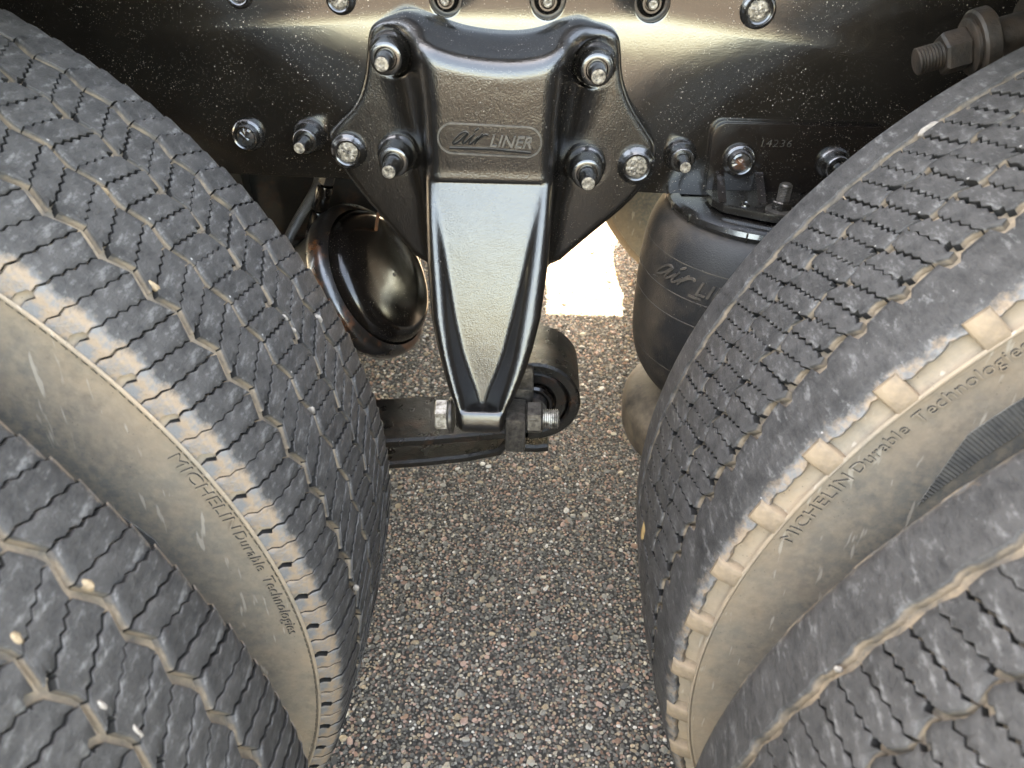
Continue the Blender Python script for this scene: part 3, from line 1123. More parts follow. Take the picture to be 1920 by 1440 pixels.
def poly_sdf(P, X, Z):
    P = np.array(P)
    d = np.full(X.shape, 1e9)
    s_ = np.ones(X.shape)
    n = len(P)
    j = n - 1
    for i in range(n):
        e = P[j] - P[i]
        wx, wz = X - P[i, 0], Z - P[i, 1]
        t = np.clip((wx * e[0] + wz * e[1]) / (e @ e), 0, 1)
        d = np.minimum(d, (wx - e[0] * t) ** 2 + (wz - e[1] * t) ** 2)
        c1, c2, c3 = Z >= P[i, 1], Z < P[j, 1], e[0] * wz > e[1] * wx
        s_ = np.where((c1 & c2 & c3) | (~c1 & ~c2 & ~c3), -s_, s_)
        j = i
    return s_ * np.sqrt(d)


def smin(a, b, k):
    h = np.clip(0.5 + 0.5 * (b - a) / k, 0, 1)
    return b + (a - b) * h - k * h * (1 - h)


def smax(a, b, k):
    return -smin(-a, -b, k)


def surface_nets(D, org, h):
    nx, ny, nz = D.shape
    ins = D < 0
    acc = np.zeros((nx - 1, ny - 1, nz - 1, 3), np.float32)
    cnt = np.zeros((nx - 1, ny - 1, nz - 1), np.float32)
    sl = lambda o, n: slice(o, n - 1 + o)
    corners = [(i, j, k) for i in (0, 1) for j in (0, 1) for k in (0, 1)]
    for a in corners:
        for ax in range(3):
            if a[ax]:
                continue
            b = list(a)
            b[ax] = 1
            da = D[sl(a[0], nx), sl(a[1], ny), sl(a[2], nz)]
            db = D[sl(b[0], nx), sl(b[1], ny), sl(b[2], nz)]
            m = (da < 0) != (db < 0)
            t = np.where(m, da / np.where(m, da - db, 1), 0)
            for c in range(3):
                acc[..., c] += np.where(m, a[c] + (t if c == ax else 0), 0)
            cnt += m
    act = cnt > 0
    idx = np.full(act.shape, -1, np.int64)
    idx[act] = np.arange(act.sum())
    base = np.argwhere(act)
    V = (base + acc[act] / cnt[act][:, None]) * h + np.array(org)
    Fs = []
    for ax in range(3):
        o1, o2 = [(1, 2), (2, 0), (0, 1)][ax]
        s0 = [slice(1, -1)] * 3
        s0[ax] = slice(0, -1)
        s1 = list(s0)
        s1[ax] = slice(1, None)
        A, B = ins[tuple(s0)], ins[tuple(s1)]
        ch = np.argwhere(A != B)
        if not len(ch):
            continue
        inside_first = A[tuple(ch.T)]
        p = ch.copy()
        p[:, o1] += 1
        p[:, o2] += 1
        q = []
        for d1, d2_ in ((-1, -1), (0, -1), (0, 0), (-1, 0)):
            c = p.copy()
            c[:, o1] += d1
            c[:, o2] += d2_
            q.append(idx[tuple(c.T)])
        q = np.stack(q, 1)
        q[~inside_first] = q[~inside_first][:, ::-1]
        Fs.append(q)
    return V, np.vstack(Fs)


def hanger_mesh():
    h = 0.0018
    lo = np.array((-0.218, 0.322, 0.524))
    hi = np.array((0.146, 0.506, 0.928))
    n = np.ceil((hi - lo) / h).astype(int)
    xs, ys, zs = (lo[i] + np.arange(n[i]) * h for i in range(3))
    X2, Z2 = np.meshgrid(xs, zs, indexing='ij')
    pd = poly_sdf(chaikin(OUT, 2), X2, Z2)[:, None, :]
    X, Y, Z = xs[:, None, None], ys[None, :, None], zs[None, None, :]
    # bolted plate with a rounded rim
    rr = 0.007
    a = pd + rr
    b = np.abs(Y - (HP + 0.503) / 2) - (0.503 - HP) / 2 + rr
    D = np.minimum(np.maximum(a, b), 0) + np.sqrt(np.maximum(a, 0) ** 2 + np.maximum(b, 0) ** 2) - rr
    D = np.asarray(D, np.float32)
    # column: centre line, half width, front face and back face against height
    zz = [0.520, 0.5364, 0.5485, 0.5648, 0.581, 0.6022, 0.6258, 0.654, 0.704, 0.778, 0.850, 0.915]
    I = lambda v: np.interp(zs, zz, v)[None, None, :]
    xc = I([-0.0421, -0.0421, -0.0426, -0.042, -0.0408, -0.0398, -0.0394, -0.0392, -0.0385, -0.0375, -0.0368, -0.0368])
    hw = I([0.0246, 0.0246, 0.0256, 0.0274, 0.0348, 0.0425, 0.0495, 0.0558, 0.0606, 0.0642, 0.0642, 0.066])
    yf = np.interp(zs, [0.50, 0.552, 0.770, 0.784, 0.86, 0.92], [0.3400, 0.427 - 0.40 * 0.224, 0.4247, 0.4300, 0.4300, 0.4320])
    ker = np.hanning(15)
    yf = np.convolve(np.pad(yf, 7, 'edge'), ker / ker.sum(), 'valid')[None, None, :]
    yb = np.interp(zs, [0.52, 0.58, 0.660, 0.72, 0.9], [0.398, 0.415, 0.465, 0.500, 0.500])[None, None, :]
    r = np.interp(zs, [0.55, 0.62, 0.74, 0.80], [0.008, 0.010, 0.012, 0.018])[None, None, :]
    a = np.abs(X - xc) - hw + r
    ym, yh = (yf + yb) / 2, (yb - yf) / 2
    b = np.abs(Y - ym) - yh + r
    a = a + np.zeros_like(b)
    C = np.minimum(np.maximum(a, b), 0) + np.sqrt(np.maximum(a, 0) ** 2 + np.maximum(b, 0) ** 2) - r
    C = smax(C, pd + 0.003 + np.zeros_like(C), 0.016) * np.where(zs > 0.75, 1, 0)[None, None, :] + C * np.where(zs > 0.75, 0, 1)[None, None, :]
    C = smax(C, 0.5330 - Z + 0 * X, 0.020)
    D = smin(D, C.astype(np.float32), np.interp(zs, [0.60, 0.74, 0.80, 0.87, 0.92], [0.016, 0.020, 0.030, 0.052, 0.056])[None, None, :].astype(np.float32))
    # pocket in the lower face between two ribs
    fl = (0.4280 - 0.3050 * (0.776 - zs))[None, None, :]
    pc = np.interp(zs, [0.52, 0.5766, 0.650, 0.702, 0.7755], [-0.0418, -0.0418, -0.0415, -0.0402, -0.0398])[None, None, :]
    ph_ = np.interp(zs, [0.52, 0.566, 0.5766, 0.596, 0.618, 0.650, 0.702, 0.7755, 0.9], [0.0015, 0.0048, 0.0075, 0.0148, 0.0220, 0.0294, 0.0392, 0.0516, 0.06])[None, None, :]
    d1 = (np.abs(X - pc) - ph_ - 0.75 * np.maximum(fl - Y, 0)) * 0.8
    d2_ = (Y - fl) * 0.95
    d3 = Z - 0.7765
    d4 = (0.549 + 0.9 * np.maximum(fl - Y, 0) - Z) * 0.74
    Pk = np.maximum(smax(d1, d2_, 0.003), np.maximum(d3, d4))
    D = smax(D, -Pk.astype(np.float32), np.interp(zs, [0.70, 0.765], [0.005, 0.008])[None, None, :].astype(np.float32))
    # spot faces under the nuts
    for (bx, bz) in ((-0.1337, 0.8841), (0.0601, 0.8781), (-0.1342, 0.7878), (0.0577, 0.7804)):
        (bx, bz), = rescale([(bx, bz)])
        cut = np.maximum(np.sqrt((X - bx) ** 2 + (Z - bz) ** 2) - 0.0218 + 0 * Y, Y - (HP - 0.0004))
        D = smax(D, -cut.astype(np.float32), 0.002)
    V, F = surface_nets(D, lo, h)
    return fast_mesh('casting', V, F)


from mathutils.bvhtree import BVHTree
hg = thing('suspension_hanger', 'glossy black cast hanger bracket bolted to the rail between the tyres', 'hanger bracket', (-0.037, 0.42, 0.50))
HM = hanger_mesh()
keep_parent(link('casting', HM, 'paint_cast', angle=180), hg)
bmh = bmesh.new()
bmh.from_mesh(HM)
BVH = BVHTree.FromBMesh(bmh)
bmh.free()
for (bx, bz, R, L, S) in ((-0.1337, 0.8841, 0.0198, 0.030, 0.046), (0.0601, 0.8781, 0.0198, 0.029, 0.048), (-0.1342, 0.7878, 0.0200, 0.030, 0.052), (0.0577, 0.7804, 0.0200, 0.030, 0.050)):
    (x, z), = rescale([(bx, bz)])
    collar_nut(hg, x, HP - 0.0006, z, R, L, S)
for (bx, bz, R) in ((-0.1838, 0.7893, 0.0183), (0.1086, 0.7816, 0.0192)):
    (x, z), = rescale([(bx, bz)])
    pin_head(hg, x, HP - 0.0002, z, R)

# raised logo on the column, with its rounded border
LV, LF = script_logo()


def on_column(lx, lz, lift):
    out = []
    for x_, z_, l_ in zip(np.ravel(lx), np.ravel(lz), np.ravel(lift)):
        hit = BVH.ray_cast(Vector((-0.0372 + x_, 0.2, 0.8195 + z_)), Vector((0, 1, 0)))
        out.append((-0.0372 + x_, hit[0].y - l_, 0.8195 + z_))
    return np.array(out)


LW = 0.078
cs, sn = math.cos(R_(-1.6)), math.sin(R_(-1.6))
lx, lz = LV[:, 0] * LW, LV[:, 1] * LW * 1.12
W = on_column(lx * cs - lz * sn, lx * sn + lz * cs, LV[:, 2] * 0.0030 - 0.0008)
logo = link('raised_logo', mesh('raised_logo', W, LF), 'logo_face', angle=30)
logo.data.materials.append(MATS['edge_highlight'])
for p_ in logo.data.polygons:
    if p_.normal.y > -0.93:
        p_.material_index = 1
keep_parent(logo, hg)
bw, bh = 0.0485, 0.0140
bord = []
for k in range(65):
    a = 2 * math.pi * k / 64
    sx = math.copysign(1, math.cos(a)) if abs(math.cos(a)) > 1e-9 else 0
    bord.append(((bw - bh) * sx + bh * math.cos(a), bh * math.sin(a)))
bord = [(x * cs - z * sn, x * sn + z * cs) for x, z in bord]
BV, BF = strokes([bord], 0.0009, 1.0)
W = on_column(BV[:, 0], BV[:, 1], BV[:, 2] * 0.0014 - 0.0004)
keep_parent(link('logo_border', mesh('logo_border', W, BF), 'edge_highlight', angle=30), hg)


# clamp bolts through the foot of the hanger
def hex_nut(name, root, origin, axis, rad, L, mtl, phase=0.0, ch=0.12):
    prof = [(rad * (1 - ch), 0), (rad, L * 0.10), (rad, L * 0.88), (rad * (1 - ch), L)]
    o = lathe(name, prof, origin, axis, mtl, None, 6, True, True, phase, 20)
    return keep_parent(o, root)


def thread(name, root, origin, axis, r, L, mtl, pitch=0.0024):
    prof = []
    n = int(L / pitch)
    for i in range(n):
        prof += [(r * 0.88, i * pitch), (r, (i + 0.35) * pitch), (r, (i + 0.6) * pitch)]
    prof += [(r * 0.86, n * pitch), (r * 0.76, n * pitch + 0.001)]
    o = lathe(name, prof, origin, axis, mtl, None, 28, True, True, 0, 25)
    return keep_parent(o, root) if root else o


by, bz = 0.362, 0.5440
hex_nut('bolt_head', hg, (-0.0920, by, bz + 0.002), (1, 0, 0.02), 0.0175, 0.0145, 'steel_bare', 0.35)
keep_parent(lathe('washer', [(0.0185, 0), (0.0195, 0.0008), (0.0195, 0.0035), (0.0185, 0.0045)], (-0.0775, by, bz + 0.002), (1, 0, 0.02), 'steel_grease', None, 36), hg)
keep_parent(box('clamp_block', (-0.0170, 0.342, 0.513), (0.0048, 0.382, 0.557), 'steel_grease', None, 0.005), hg)
hex_nut('clamp_nut', hg, (0.0050, by, bz + 0.002), (1, 0, 0.02), 0.0175, 0.0175, 'steel_grease', 0.25)
thread('bolt_thread', hg, (0.0222, by, bz + 0.001), (1, 0, 0.02), 0.0105, 0.018, 'steel_bare', 0.0021)
keep_parent(box('pin_bar', (-0.014, 0.3850, 0.524), (0.012, 0.440, 0.566), 'steel_grease', None, 0.004), hg)

# ------------------------------------------------------------------ leaf spring with its eye
EX, EZ, EY0, EY1 = 0.0125, 0.5130, 0.432, 0.522
ls = thing('leaf_spring', 'speckled black leaf spring with rolled eye behind the hanger foot', 'leaf spring', (EX, 0.47, EZ - 0.05))


def ring_y(name, ro, ri, y0, y1, mtl, c=(EX, EZ), bev=0.0025, n=72):
    prof = [(ri, bev), (ri + bev, 0), (ro - bev, 0), (ro, bev), (ro, y1 - y0 - bev), (ro - bev, y1 - y0), (ri + bev, y1 - y0), (ri, y1 - y0 - bev), (ri, bev)]
    return lathe(name, prof, (c[0], y0, c[1]), (0, 1, 0), mtl, None, n, False, False)


keep_parent(ring_y('spring_eye', 0.0550, 0.0415, EY0, EY1, 'paint_leaf'), ls)
keep_parent(ring_y('bushing_sleeve', 0.0405, 0.0250, EY0 + 0.003, EY1 - 0.003, 'paint_leaf'), ls)
keep_parent(ring_y('bushing_rubber', 0.0243, 0.0165, EY0 - 0.004, EY1, 'paint_smooth'), ls)
keep_parent(lathe('eye_pin', [(0.0155, 0), (0.016, 0.002), (0.016, 0.1)], (EX, EY0 - 0.012, EZ), (0, 1, 0), 'dark_steel', None, 36), ls)


def leaf(name, pts, th):
    """pts: (x, z of the upper face), rectangular section y from EY0 to EY1, rounded edges"""
    V, F = [], []
    e = 0.003
    for i, (x, z) in enumerate(pts):
        t = Vector((pts[min(i + 1, len(pts) - 1)][0] - pts[max(0, i - 1)][0], pts[min(i + 1, len(pts) - 1)][1] - pts[max(0, i - 1)][1])).normalized()
        nx, nz = -t.y, t.x
        if nz < 0:
            nx, nz = -nx, -nz
        for (yy, d) in ((EY0 + e, 0), (EY0, -e), (EY0, -th + e), (EY0 + e, -th), (EY1 - e, -th), (EY1, -th + e), (EY1, -e), (EY1 - e, 0)):
            V.append((x + nx * d, yy, z + nz * d))
    for i in range(len(pts) - 1):
        for k in range(8):
            F.append((8 * i + k, 8 * i + (k + 1) % 8, 8 * i + 8 + (k + 1) % 8, 8 * i + 8 + k))
    F += [tuple(range(8)), tuple(range(8 * len(pts) - 8, 8 * len(pts)))]
    return keep_parent(link(name, mesh(name, V, F), 'paint_leaf'), ls)


leaf('main_leaf', [(-0.66, 0.395), (-0.50, 0.415), (-0.35, 0.430), (-0.22, 0.4435), (-0.12, 0.4545), (-0.06, 0.4635), (-0.015, 0.4705), (0.008, 0.4715)], 0.0135)
wrap = [(-0.66, 0.356), (-0.50, 0.376), (-0.35, 0.391), (-0.22, 0.4055), (-0.12, 0.4195), (-0.07, 0.4285), (-0.03, 0.4400)]
for k in range(9):
    a = R_(-118 + k * 11)
    wrap.append((EX + 0.0695 * math.cos(a) - 0.0, EZ + 0.0695 * math.sin(a) + 0.004))
leaf('wrapper_leaf', [p for p in wrap[:12]], 0.012)

# ------------------------------------------------------------------ brake chamber
BA = Vector((0.84, -0.20, 0.50)).normalized()
BC = Vector((-0.197, 0.585, 0.588))
bc = thing('brake_chamber', 'glossy black brake chamber with a rusty clamp ring left of the hanger', 'brake chamber', BC)
keep_parent(lathe('pressure_cap', [(0.090, -0.002), (0.0905, 0.004), (0.0885, 0.008), (0.0875, 0.015), (0.0850, 0.022), (0.080, 0.0275), (0.071, 0.0315), (0.045, 0.0345), (0.0, 0.0355)], BC, BA, 'paint_smooth', None, 72, True, False, angle=60), bc)
keep_parent(lathe('clamp_band', [(0.0905, 0.012), (0.097, 0.009), (0.1015, 0.004), (0.1025, -0.002), (0.1025, -0.010), (0.101, -0.015), (0.0955, -0.021), (0.090, -0.023)], BC, BA, 'paint_rusty', None, 80, False, False), bc)
keep_parent(lathe('housing', [(0.089, -0.018), (0.087, -0.040), (0.082, -0.080), (0.070, -0.095), (0.040, -0.10), (0.030, -0.16)], BC, BA, 'dark_steel', None, 56), bc)
keep_parent(lathe('vent_hole', [(0.0028, 0), (0.0026, 0.0004)], BC + BA * 0.0350 + Vector((0.01, -0.02, -0.015)) * 0.2, BA, 'dark_steel', None, 16), bc)
# mounting bracket behind the chamber
br = prism('mount_bracket', [(-0.40, 0.44), (-0.175, 0.445), (-0.150, 0.50), (-0.19, 0.57), (-0.26, 0.62), (-0.40, 0.62)], 0.63, 0.645, 'dark_steel', None, 0.003)
keep_parent(br, bc)

# ------------------------------------------------------------------ hose and fittings
path = catmull([(-0.246, 0.60, 0.735), (-0.255, 0.60, 0.708), (-0.266, 0.598, 0.690), (-0.285, 0.595, 0.663), (-0.303, 0.595, 0.634), (-0.33, 0.60, 0.59)], 34)
rad = [0.0058 + (0.0007 if i % 2 else 0.0) for i in range(len(path))]
h = tube('brake_hose', path, rad, 'hose_rubber', None, 14, angle=25)
tag(h, 'thin ribbed black hose descending below the rail left of the hanger', 'hose')
ft = thing('hose_fitting', 'shiny black hose coupling hanging beside the ribbed hose under the rail', 'hose fitting', (-0.246, 0.60, 0.71))
p0, p1 = Vector((-0.236, 0.600, 0.735)), Vector((-0.272, 0.600, 0.640))
ax = (p1 - p0).normalized()
keep_parent(lathe('upper_collar', [(0.009, 0), (0.0105, 0.002), (0.0105, 0.026), (0.009, 0.028)], p0, ax, 'paint_rusty', None, 6, angle=20), ft)
keep_parent(lathe('ferrule', [(0.0095, 0), (0.0105, 0.003), (0.0105, 0.030), (0.0085, 0.033)], p0 + ax * 0.030, ax, 'paint_smooth', None, 28), ft)
keep_parent(lathe('lower_ferrule', [(0.0075, 0), (0.0085, 0.002), (0.0085, 0.026), (0.006, 0.032), (0.006, 0.06)], p0 + ax * 0.066, ax, 'paint_smooth', None, 28), ft)

al = tube('air_line', catmull([(-0.272, 0.60, 0.645), (-0.281, 0.604, 0.615), (-0.288, 0.615, 0.58), (-0.30, 0.63, 0.55), (-0.33, 0.64, 0.52)], 8), 0.0065, 'hose_rubber', None, 14)
tag(al, 'smooth black air line below the hose coupling, behind the left tyre edge', 'air line')
# rusty cable tail between hose and hanger
rc = tube('copper_wire', catmull([(-0.176, 0.60, 0.742), (-0.181, 0.60, 0.715), (-0.176, 0.60, 0.700), (-0.185, 0.60, 0.672), (-0.19, 0.60, 0.65)], 6), 0.0022, 'rust', None, 8)
tag(rc, 'short rusty wire hanging between the hose fitting and the hanger', 'wire')

# ------------------------------------------------------------------ crossmember and axles
cm = thing('crossmember', 'dark steel crossmember in the shadow behind the brake chamber', 'crossmember', (-0.45, 0.78, 0.45))
keep_parent(box('plate', (-0.95, 0.775, 0.445), (-0.165, 0.790, 0.765), 'dark_steel', None, 0.003), cm)
keep_parent(box('stiffener', (-0.42, 0.745, 0.46), (-0.405, 0.7745, 0.76), 'dark_steel', None, 0.003), cm)
keep_parent(box('lower_flange', (-0.95, 0.700, 0.436), (-0.165, 0.7745, 0.4445), 'dark_steel', None, 0.002), cm)
keep_parent(box('cover_plate', (-0.95, 0.60, 0.766), (0.9, 1.32, 0.775), 'dark_steel', None, 0.002), cm)
for axx, nm in ((AXL, 'left'), (AXR, 'right')):
    o = lathe('axle_housing', [(0.075, 0), (0.075, 0.40), (0.11, 0.55), (0.19, 0.66), (0.20, 0.74), (0.19, 0.82), (0.11, 0.93), (0.075, 1.05), (0.075, 1.45)], (axx, 0.235, RT), (0, 1, 0), 'dark_steel', None, 40)
    tag(o, 'dark axle housing between the %s wheels, hidden behind the tyres' % nm, 'axle')

# ------------------------------------------------------------------ air spring and its bracket
ax_, ay_ = 0.256, 0.502
asp = thing('air_spring', 'black rubber air spring with raised lettering, left of the right tyres', 'air spring', (ax_, ay_, 0.42))
BELL = [(0.090, 0.735), (0.104, 0.7345), (0.1125, 0.729), (0.1195, 0.716), (0.1250, 0.695), (0.1275, 0.665), (0.1285, 0.635), (0.1285, 0.610), (0.1275, 0.585),
        (0.1245, 0.560), (0.1160, 0.538), (0.1040, 0.521), (0.0900, 0.512), (0.080, 0.515)]
bz_ = [p[1] for p in BELL]
BP = catmull(BELL, 5)
# moulded seams: thin raised rings
for zz in (0.701, 0.6665, 0.640, 0.574):
    r0 = float(np.interp(zz, [p[1] for p in BELL[::-1]], [p[0] for p in BELL[::-1]]))
    keep_parent(lathe('moulded_seam', [(r0 - 0.001, -0.0012), (r0 + 0.0006, -0.0005), (r0 + 0.0006, 0.0005), (r0 - 0.001, 0.0012)], (ax_, ay_, zz), (0, 0, 1), 'bellows_edge', None, 120, False, False), asp)
keep_parent(lathe('bellows', BP, (ax_, ay_, 0), (0, 0, 1), 'bellows_rubber', None, 120, True, True, angle=70), asp)
keep_parent(lathe('bead_ring', [(0.100, -0.006), (0.106, -0.004), (0.1075, 0.000), (0.106, 0.0045), (0.1015, 0.0065), (0.096, 0.0070), (0.0955, 0.003)], (ax_, ay_, 0.7395), (0, 0, 1), 'paint_bolt', None, 110, False, False), asp)
for k in range(40):
    a = 2 * math.pi * (k + 0.3) / 40
    if 2.4 < a < 5.6 and random.random() < 0.62:
        Mx = Matrix.Translation((ax_, ay_, 0.7395)) @ Matrix.Rotation(a, 4, 'Z') @ Matrix.Translation((0.1045, 0, 0))
        keep_parent(box('crimp', (-0.0020, -0.0009, -0.0045), (0.0036, 0.0009, 0.0045), 'paint_bolt', None, 0.0008, Mx), asp)
keep_parent(lathe('bead_plate', [(0.100, 0.0), (0.100, 0.004), (0.093, 0.0065), (0.0, 0.0066)], (ax_, ay_, 0.7370), (0, 0, 1), 'paint_bolt', None, 90, False, False), asp)
PIST = [(0.074, 0.535), (0.078, 0.520), (0.086, 0.508), (0.100, 0.497), (0.116, 0.487), (0.1240, 0.480), (0.1275, 0.474), (0.1285, 0.466), (0.1275, 0.440), (0.124, 0.430), (0.105, 0.405), (0.085, 0.395), (0.04, 0.395)]
keep_parent(lathe('piston', PIST, (ax_, ay_, 0), (0, 0, 1), 'dusty_piston', None, 90, True, True, angle=55), asp)
# raised lettering round the bellows
lw = 0.128


def on_bellows(lx, lz, lift):
    z = 0.6835 + lz
    r = np.interp(z, [p[1] for p in BELL[::-1]], [p[0] for p in BELL[::-1]]) + lift
    th = R_(200) + (lx + lw / 2) / 0.128
    return np.stack([ax_ + r * np.cos(th), ay_ + r * np.sin(th), z], -1)


W = on_bellows(LV[:, 0] * lw, LV[:, 1] * lw * 0.95, LV[:, 2] * 0.0024 - 0.0006)
keep_parent(link('raised_logo', mesh('bellows_logo', W, LF), 'bellows_edge', angle=30), asp)

ab = thing('air_spring_bracket', 'black air spring bracket plate with stamped number bolted low on the rail', 'bracket', (0.26, 0.48, 0.74))
rc_ = 0.014
pl = [(0.1850, 0.7400), (0.3900, 0.7365), (0.3900, 0.8195)]
pl = [(0.1855, 0.7415), (0.3600, 0.7385), (0.3600, 0.8085)]
for k in range(7):
    a = R_(90 * k / 6)
    pl.append((0.3600 - rc_ + rc_ * math.cos(a), 0.8085 + rc_ * math.sin(a)))
for k in range(7):
    a = R_(90 + 90 * k / 6)
    pl.append((0.1830 + rc_ + rc_ * math.cos(a), 0.8095 + rc_ * math.sin(a)))
keep_parent(prism('plate', pl, 0.4895, 0.4997, 'paint_smooth', None, 0.0046), ab)
sh = [(0.1850, 0.4890), (0.1870, 0.4640), (0.1960, 0.4480), (0.2300, 0.4300), (0.2600, 0.4170), (0.3000, 0.4120), (0.3600, 0.4120), (0.3600, 0.4890)]
V = [(x, y, 0.7472) for x, y in sh] + [(x, y, 0.7545 - 0.0) for x, y in sh]
n = len(sh)
F = [tuple(range(n)), tuple(range(n, 2 * n))] + [(i, (i + 1) % n, n + (i + 1) % n, n + i) for i in range(n)]
keep_parent(link('shelf', mesh('shelf', V, F), 'paint_bolt', None, True, 20), ab)
for gx in (0.1960, 0.2360):
    V = [(gx - 0.004, 0.4890, 0.7546), (gx - 0.004, 0.4890, 0.7750), (gx - 0.004, 0.4560, 0.7546), (gx + 0.004, 0.4890, 0.7546), (gx + 0.004, 0.4890, 0.7750), (gx + 0.004, 0.4560, 0.7546)]
    me = mesh('gusset', V, [(0, 1, 2), (3, 4, 5), (0, 1, 4, 3), (1, 2, 5, 4), (2, 0, 3, 5)])
    keep_parent(link('gusset', me, 'paint_smooth', None, False), ab)
pin_head(ab, 0.2126, 0.4890, 0.7877, 0.0165, face='paint_rusty', h=0.012)
collar_nut(ab, 0.3075, 0.4890, 0.7873, 0.0165, 0.020, 0.034)
keep_parent(lathe('shelf_rivet', [(0.0065, 0), (0.0062, 0.0012), (0.0045, 0.0014), (0.0042, 0.0006)], (0.2180, 0.4520, 0.7546), (0, 0, 1), 'paint_bolt', None, 24), ab)
keep_parent(lathe('stud_washer', [(0.0145, 0), (0.0145, 0.0018), (0.012, 0.003)], (0.2490, 0.4370, 0.7546), (0, 0, 1), 'steel_grease', None, 30), ab)
hex_nut('stud_nut', ab, (0.2490, 0.4370, 0.7576), (0, 0, 1), 0.0105, 0.0085, 'paint_bolt', 0.3)
thread('stud_thread', ab, (0.2490, 0.4370, 0.7655), (0, 0, 1), 0.0062, 0.0165, 'steel_grease', 0.0016)
# stamped number
tV, tF = text_mesh('14236', 0.5, 0.1, -0.012, 1.15)
tx = tV[:, 0] - tV[:, 0].min()
W = np.stack([0.2330 + tx / tx.max() * 0.0300, 0.4899 - (tV[:, 2] + 0.5) * 0.0007, 0.8010 + tV[:, 1] * 0.0105], 1)
keep_parent(link('stamped_number', mesh('stamped_number', W, tF), 'steel_grease', None, False), ab)

# ------------------------------------------------------------------ shock absorber mount
s0, s1 = Vector((0.329, 0.42, 0.8985)), Vector((0.470, 0.42, 0.9435))
sa = (s1 - s0).normalized()
sm = thing('shock_absorber_mount', 'brown grimy threaded stud with nut and washer at the upper right', 'shock mount', s0)
keep_parent(thread('stud_thread', None, s0, sa, 0.0112, 0.021, 'brown_grime', 0.0026), sm)
hex_nut('stud_nut', sm, s0 + sa * 0.020, sa, 0.0178, 0.021, 'brown_grime', 0.5, 0.10)
keep_parent(lathe('washer', [(0.0215, 0), (0.0230, 0.001), (0.0230, 0.0035), (0.021, 0.0045)], s0 + sa * 0.0405, sa, 'brown_grime', None, 40), sm)
keep_parent(lathe('retainer', [(0.0265, 0), (0.0285, 0.002), (0.0285, 0.012), (0.026, 0.014)], s0 + sa * 0.0445, sa, 'brown_grime', None, 44), sm)
keep_parent(lathe('sleeve', [(0.0165, 0), (0.0165, 0.040)], s0 + sa * 0.058, sa, 'brown_grime', None, 36), sm)
keep_parent(lathe('eye_end', [(0.020, 0), (0.0255, 0.0005), (0.0275, 0.003), (0.0275, 0.12)], s0 + sa * 0.0865, sa, 'brown_grime', None, 44), sm)

# ------------------------------------------------------------------ box added out of view above, to keep the wheels in shade
tr = thing('shade_box', 'unseen grey box added above the frame rails to shade the wheels', 'shade box', (-1.0, 0.96, 1.17))
keep_parent(box('box_body', (-7.5, 0.44, 1.17), (4.5, 2.26, 4.70), 'shade_box_grey', None, 0.02), tr)
keep_parent(box('box_edge', (-7.5, 0.435, 1.155), (4.5, 0.48, 1.169), 'dark_steel', None, 0.003), tr)

# panels added out of view over each pair of wheels, to shade the treads
for axx, a0, a1, lab in ((AXL, 57, 150, 'unseen black curved shade panel added above the left pair of tyres'), (AXR, 30, 123, 'unseen black curved shade panel added above the right pair of tyres')):
    V, F = [], []
    n = 24
    for i in range(n + 1):
        a = R_(a0 + (a1 - a0) * i / n)
        for rr in (0.610, 0.614):
            for yy in (-0.262, 0.425):
                V.append((axx + rr * math.cos(a), yy, RT + rr * math.sin(a)))
    for i in range(n):
        b = 4 * i
        F += [(b, b + 1, b + 5, b + 4), (b + 2, b + 6, b + 7, b + 3), (b, b + 4, b + 6, b + 2), (b + 1, b + 3, b + 7, b + 5)]
    F += [(0, 2, 3, 1), (4 * n, 4 * n + 1, 4 * n + 3, 4 * n + 2)]
    o = link('wheel_shade_panel', mesh('wheel_shade_panel', V, F), 'paint_smooth', None, True, 40)
    tag(o, lab, 'fender')

# ------------------------------------------------------------------ stones caught in the treads
def pebble(label, tyre_x, y, phi, size, mtl, ctr, r=0.5022, cat='stone', group='stones caught in the treads', name='pebble'):
    bm = bmesh.new()
    bmesh.ops.create_icosphere(bm, subdivisions=2, radius=1.0)
    sx_, sy_, sz_ = (k_ * 0.64 for k_ in size)
    for v in bm.verts:
        f = 1 + random.uniform(-.13, .13)
        v.co = Vector((v.co.x * sx_ * f, v.co.y * sy_ * f, v.co.z * sz_ * f))
    me = bpy.data.meshes.new(name)
    bm.to_mesh(me)
    bm.free()
    o = link(name, me, mtl, None, angle=30)
    a = R_(phi)
    o.location = (tyre_x + r * math.cos(a), y, RT + r * math.sin(a))
    o.rotation_euler = (0, -a, random.uniform(-.4, .4))
    o.rotation_euler = (0, -a, 0)
    return tag(o, label, cat, group)


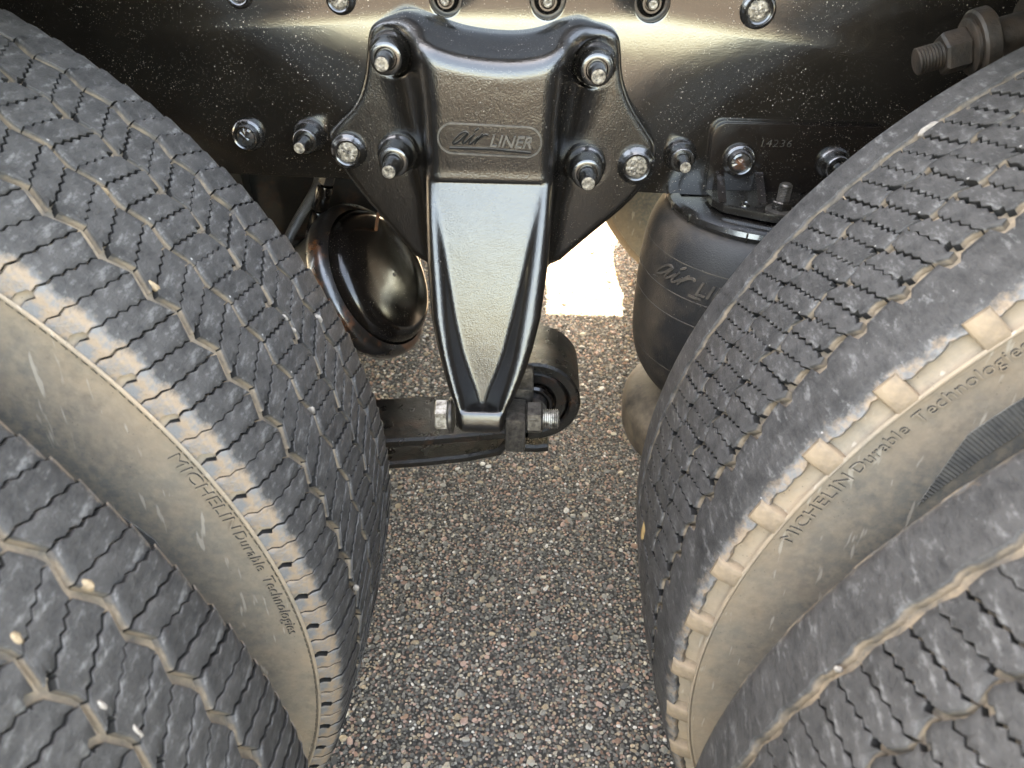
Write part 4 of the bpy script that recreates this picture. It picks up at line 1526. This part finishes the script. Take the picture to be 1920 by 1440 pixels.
# size = (radial, across the tread, along the tread)
pebble('tan and white pebble wedged in the first groove of the left dusty tyre', AXL, 0.1500, 37.15, (.0040, .0034, .0075), 'pebble_tan', 0)
pebble('small tan pebble wedged in the second groove, highest on the left tyre', AXL, 0.1941, 44.1, (.004, .0026, .0050), 'pebble_tan', 0)
pebble('white chip in the third groove of the left tyre, upper of two', AXL, 0.2420, 26.9, (.0045, .0022, .0055), 'pebble_white', 0)
pebble('white chip in the third groove of the left tyre, lower of two', AXL, 0.2410, 25.5, (.0045, .0020, .0045), 'pebble_white', 0)
pebble('white chip wedged in the fourth groove of the left tyre', AXL, 0.2890, 23.4, (.0045, .0026, .0070), 'pebble_white', 0)
pebble('white chip wedged in the second groove halfway down the left tyre', AXL, 0.1975, 19.7, (.0045, .0026, .0065), 'pebble_white', 0)
pebble('pinkish white pebble low on the left dusty tyre, above the asphalt', AXL, 0.1500, 1.4, (.0050, .0040, .0060), 'pebble_white', 0)
pebble('cream pebble at the left picture edge in the nearest left tyre', AXL, YO + 0.0330, 31.3, (.0055, .0052, .0065), 'pebble_tan', 0)
pebble('round pale pebble wedged in the groove of the nearest left tyre', AXL, YO + 0.0310, 25.5, (.0055, .0036, .0080), 'pebble_white', 0)
pebble('long pale pebble below the round one in the nearest left tyre', AXL, YO + 0.0320, 22.7, (.0055, .0034, .0100), 'pebble_white', 0)
pebble('tan pebble in the outer groove of the nearest left tyre', AXL, YO + 0.0735, 29.6, (.0050, .0038, .0070), 'pebble_tan', 0)
pebble('elongated white pebble high on the farther right tyre', AXR, 0.2885, 131.7, (.0055, .0035, .0130), 'pebble_white', 0)
pebble('yellow wood splinter stuck in the right tyre beside the asphalt', AXR, 0.2390, 179.6, (.0080, .0056, .0270), 'wood_chip', 0, cat='splinter', name='wood_splinter')
pebble('tiny white chip in a sipe of the nearest right tyre', AXR, YO + 0.0745, 156.2, (.0045, .0022, .0028), 'pebble_white', 0)
bm = bmesh.new()
bmesh.ops.create_icosphere(bm, subdivisions=2, radius=1.0)
for v in bm.verts:
    f = 1 + random.uniform(-.15, .15)
    v.co = Vector((v.co.x * .0062 * f, v.co.y * .0048 * f, v.co.z * .0034 * f + .0032))
me = bpy.data.meshes.new('pebble')
bm.to_mesh(me)
bm.free()
o = link('pebble', me, 'pebble_white', None, angle=30)
o.location = (0.0263, 0.5779, 0.001)
tag(o, 'single bright white stone lying on the asphalt between the tyres', 'stone')

bpy.context.view_layer.update()
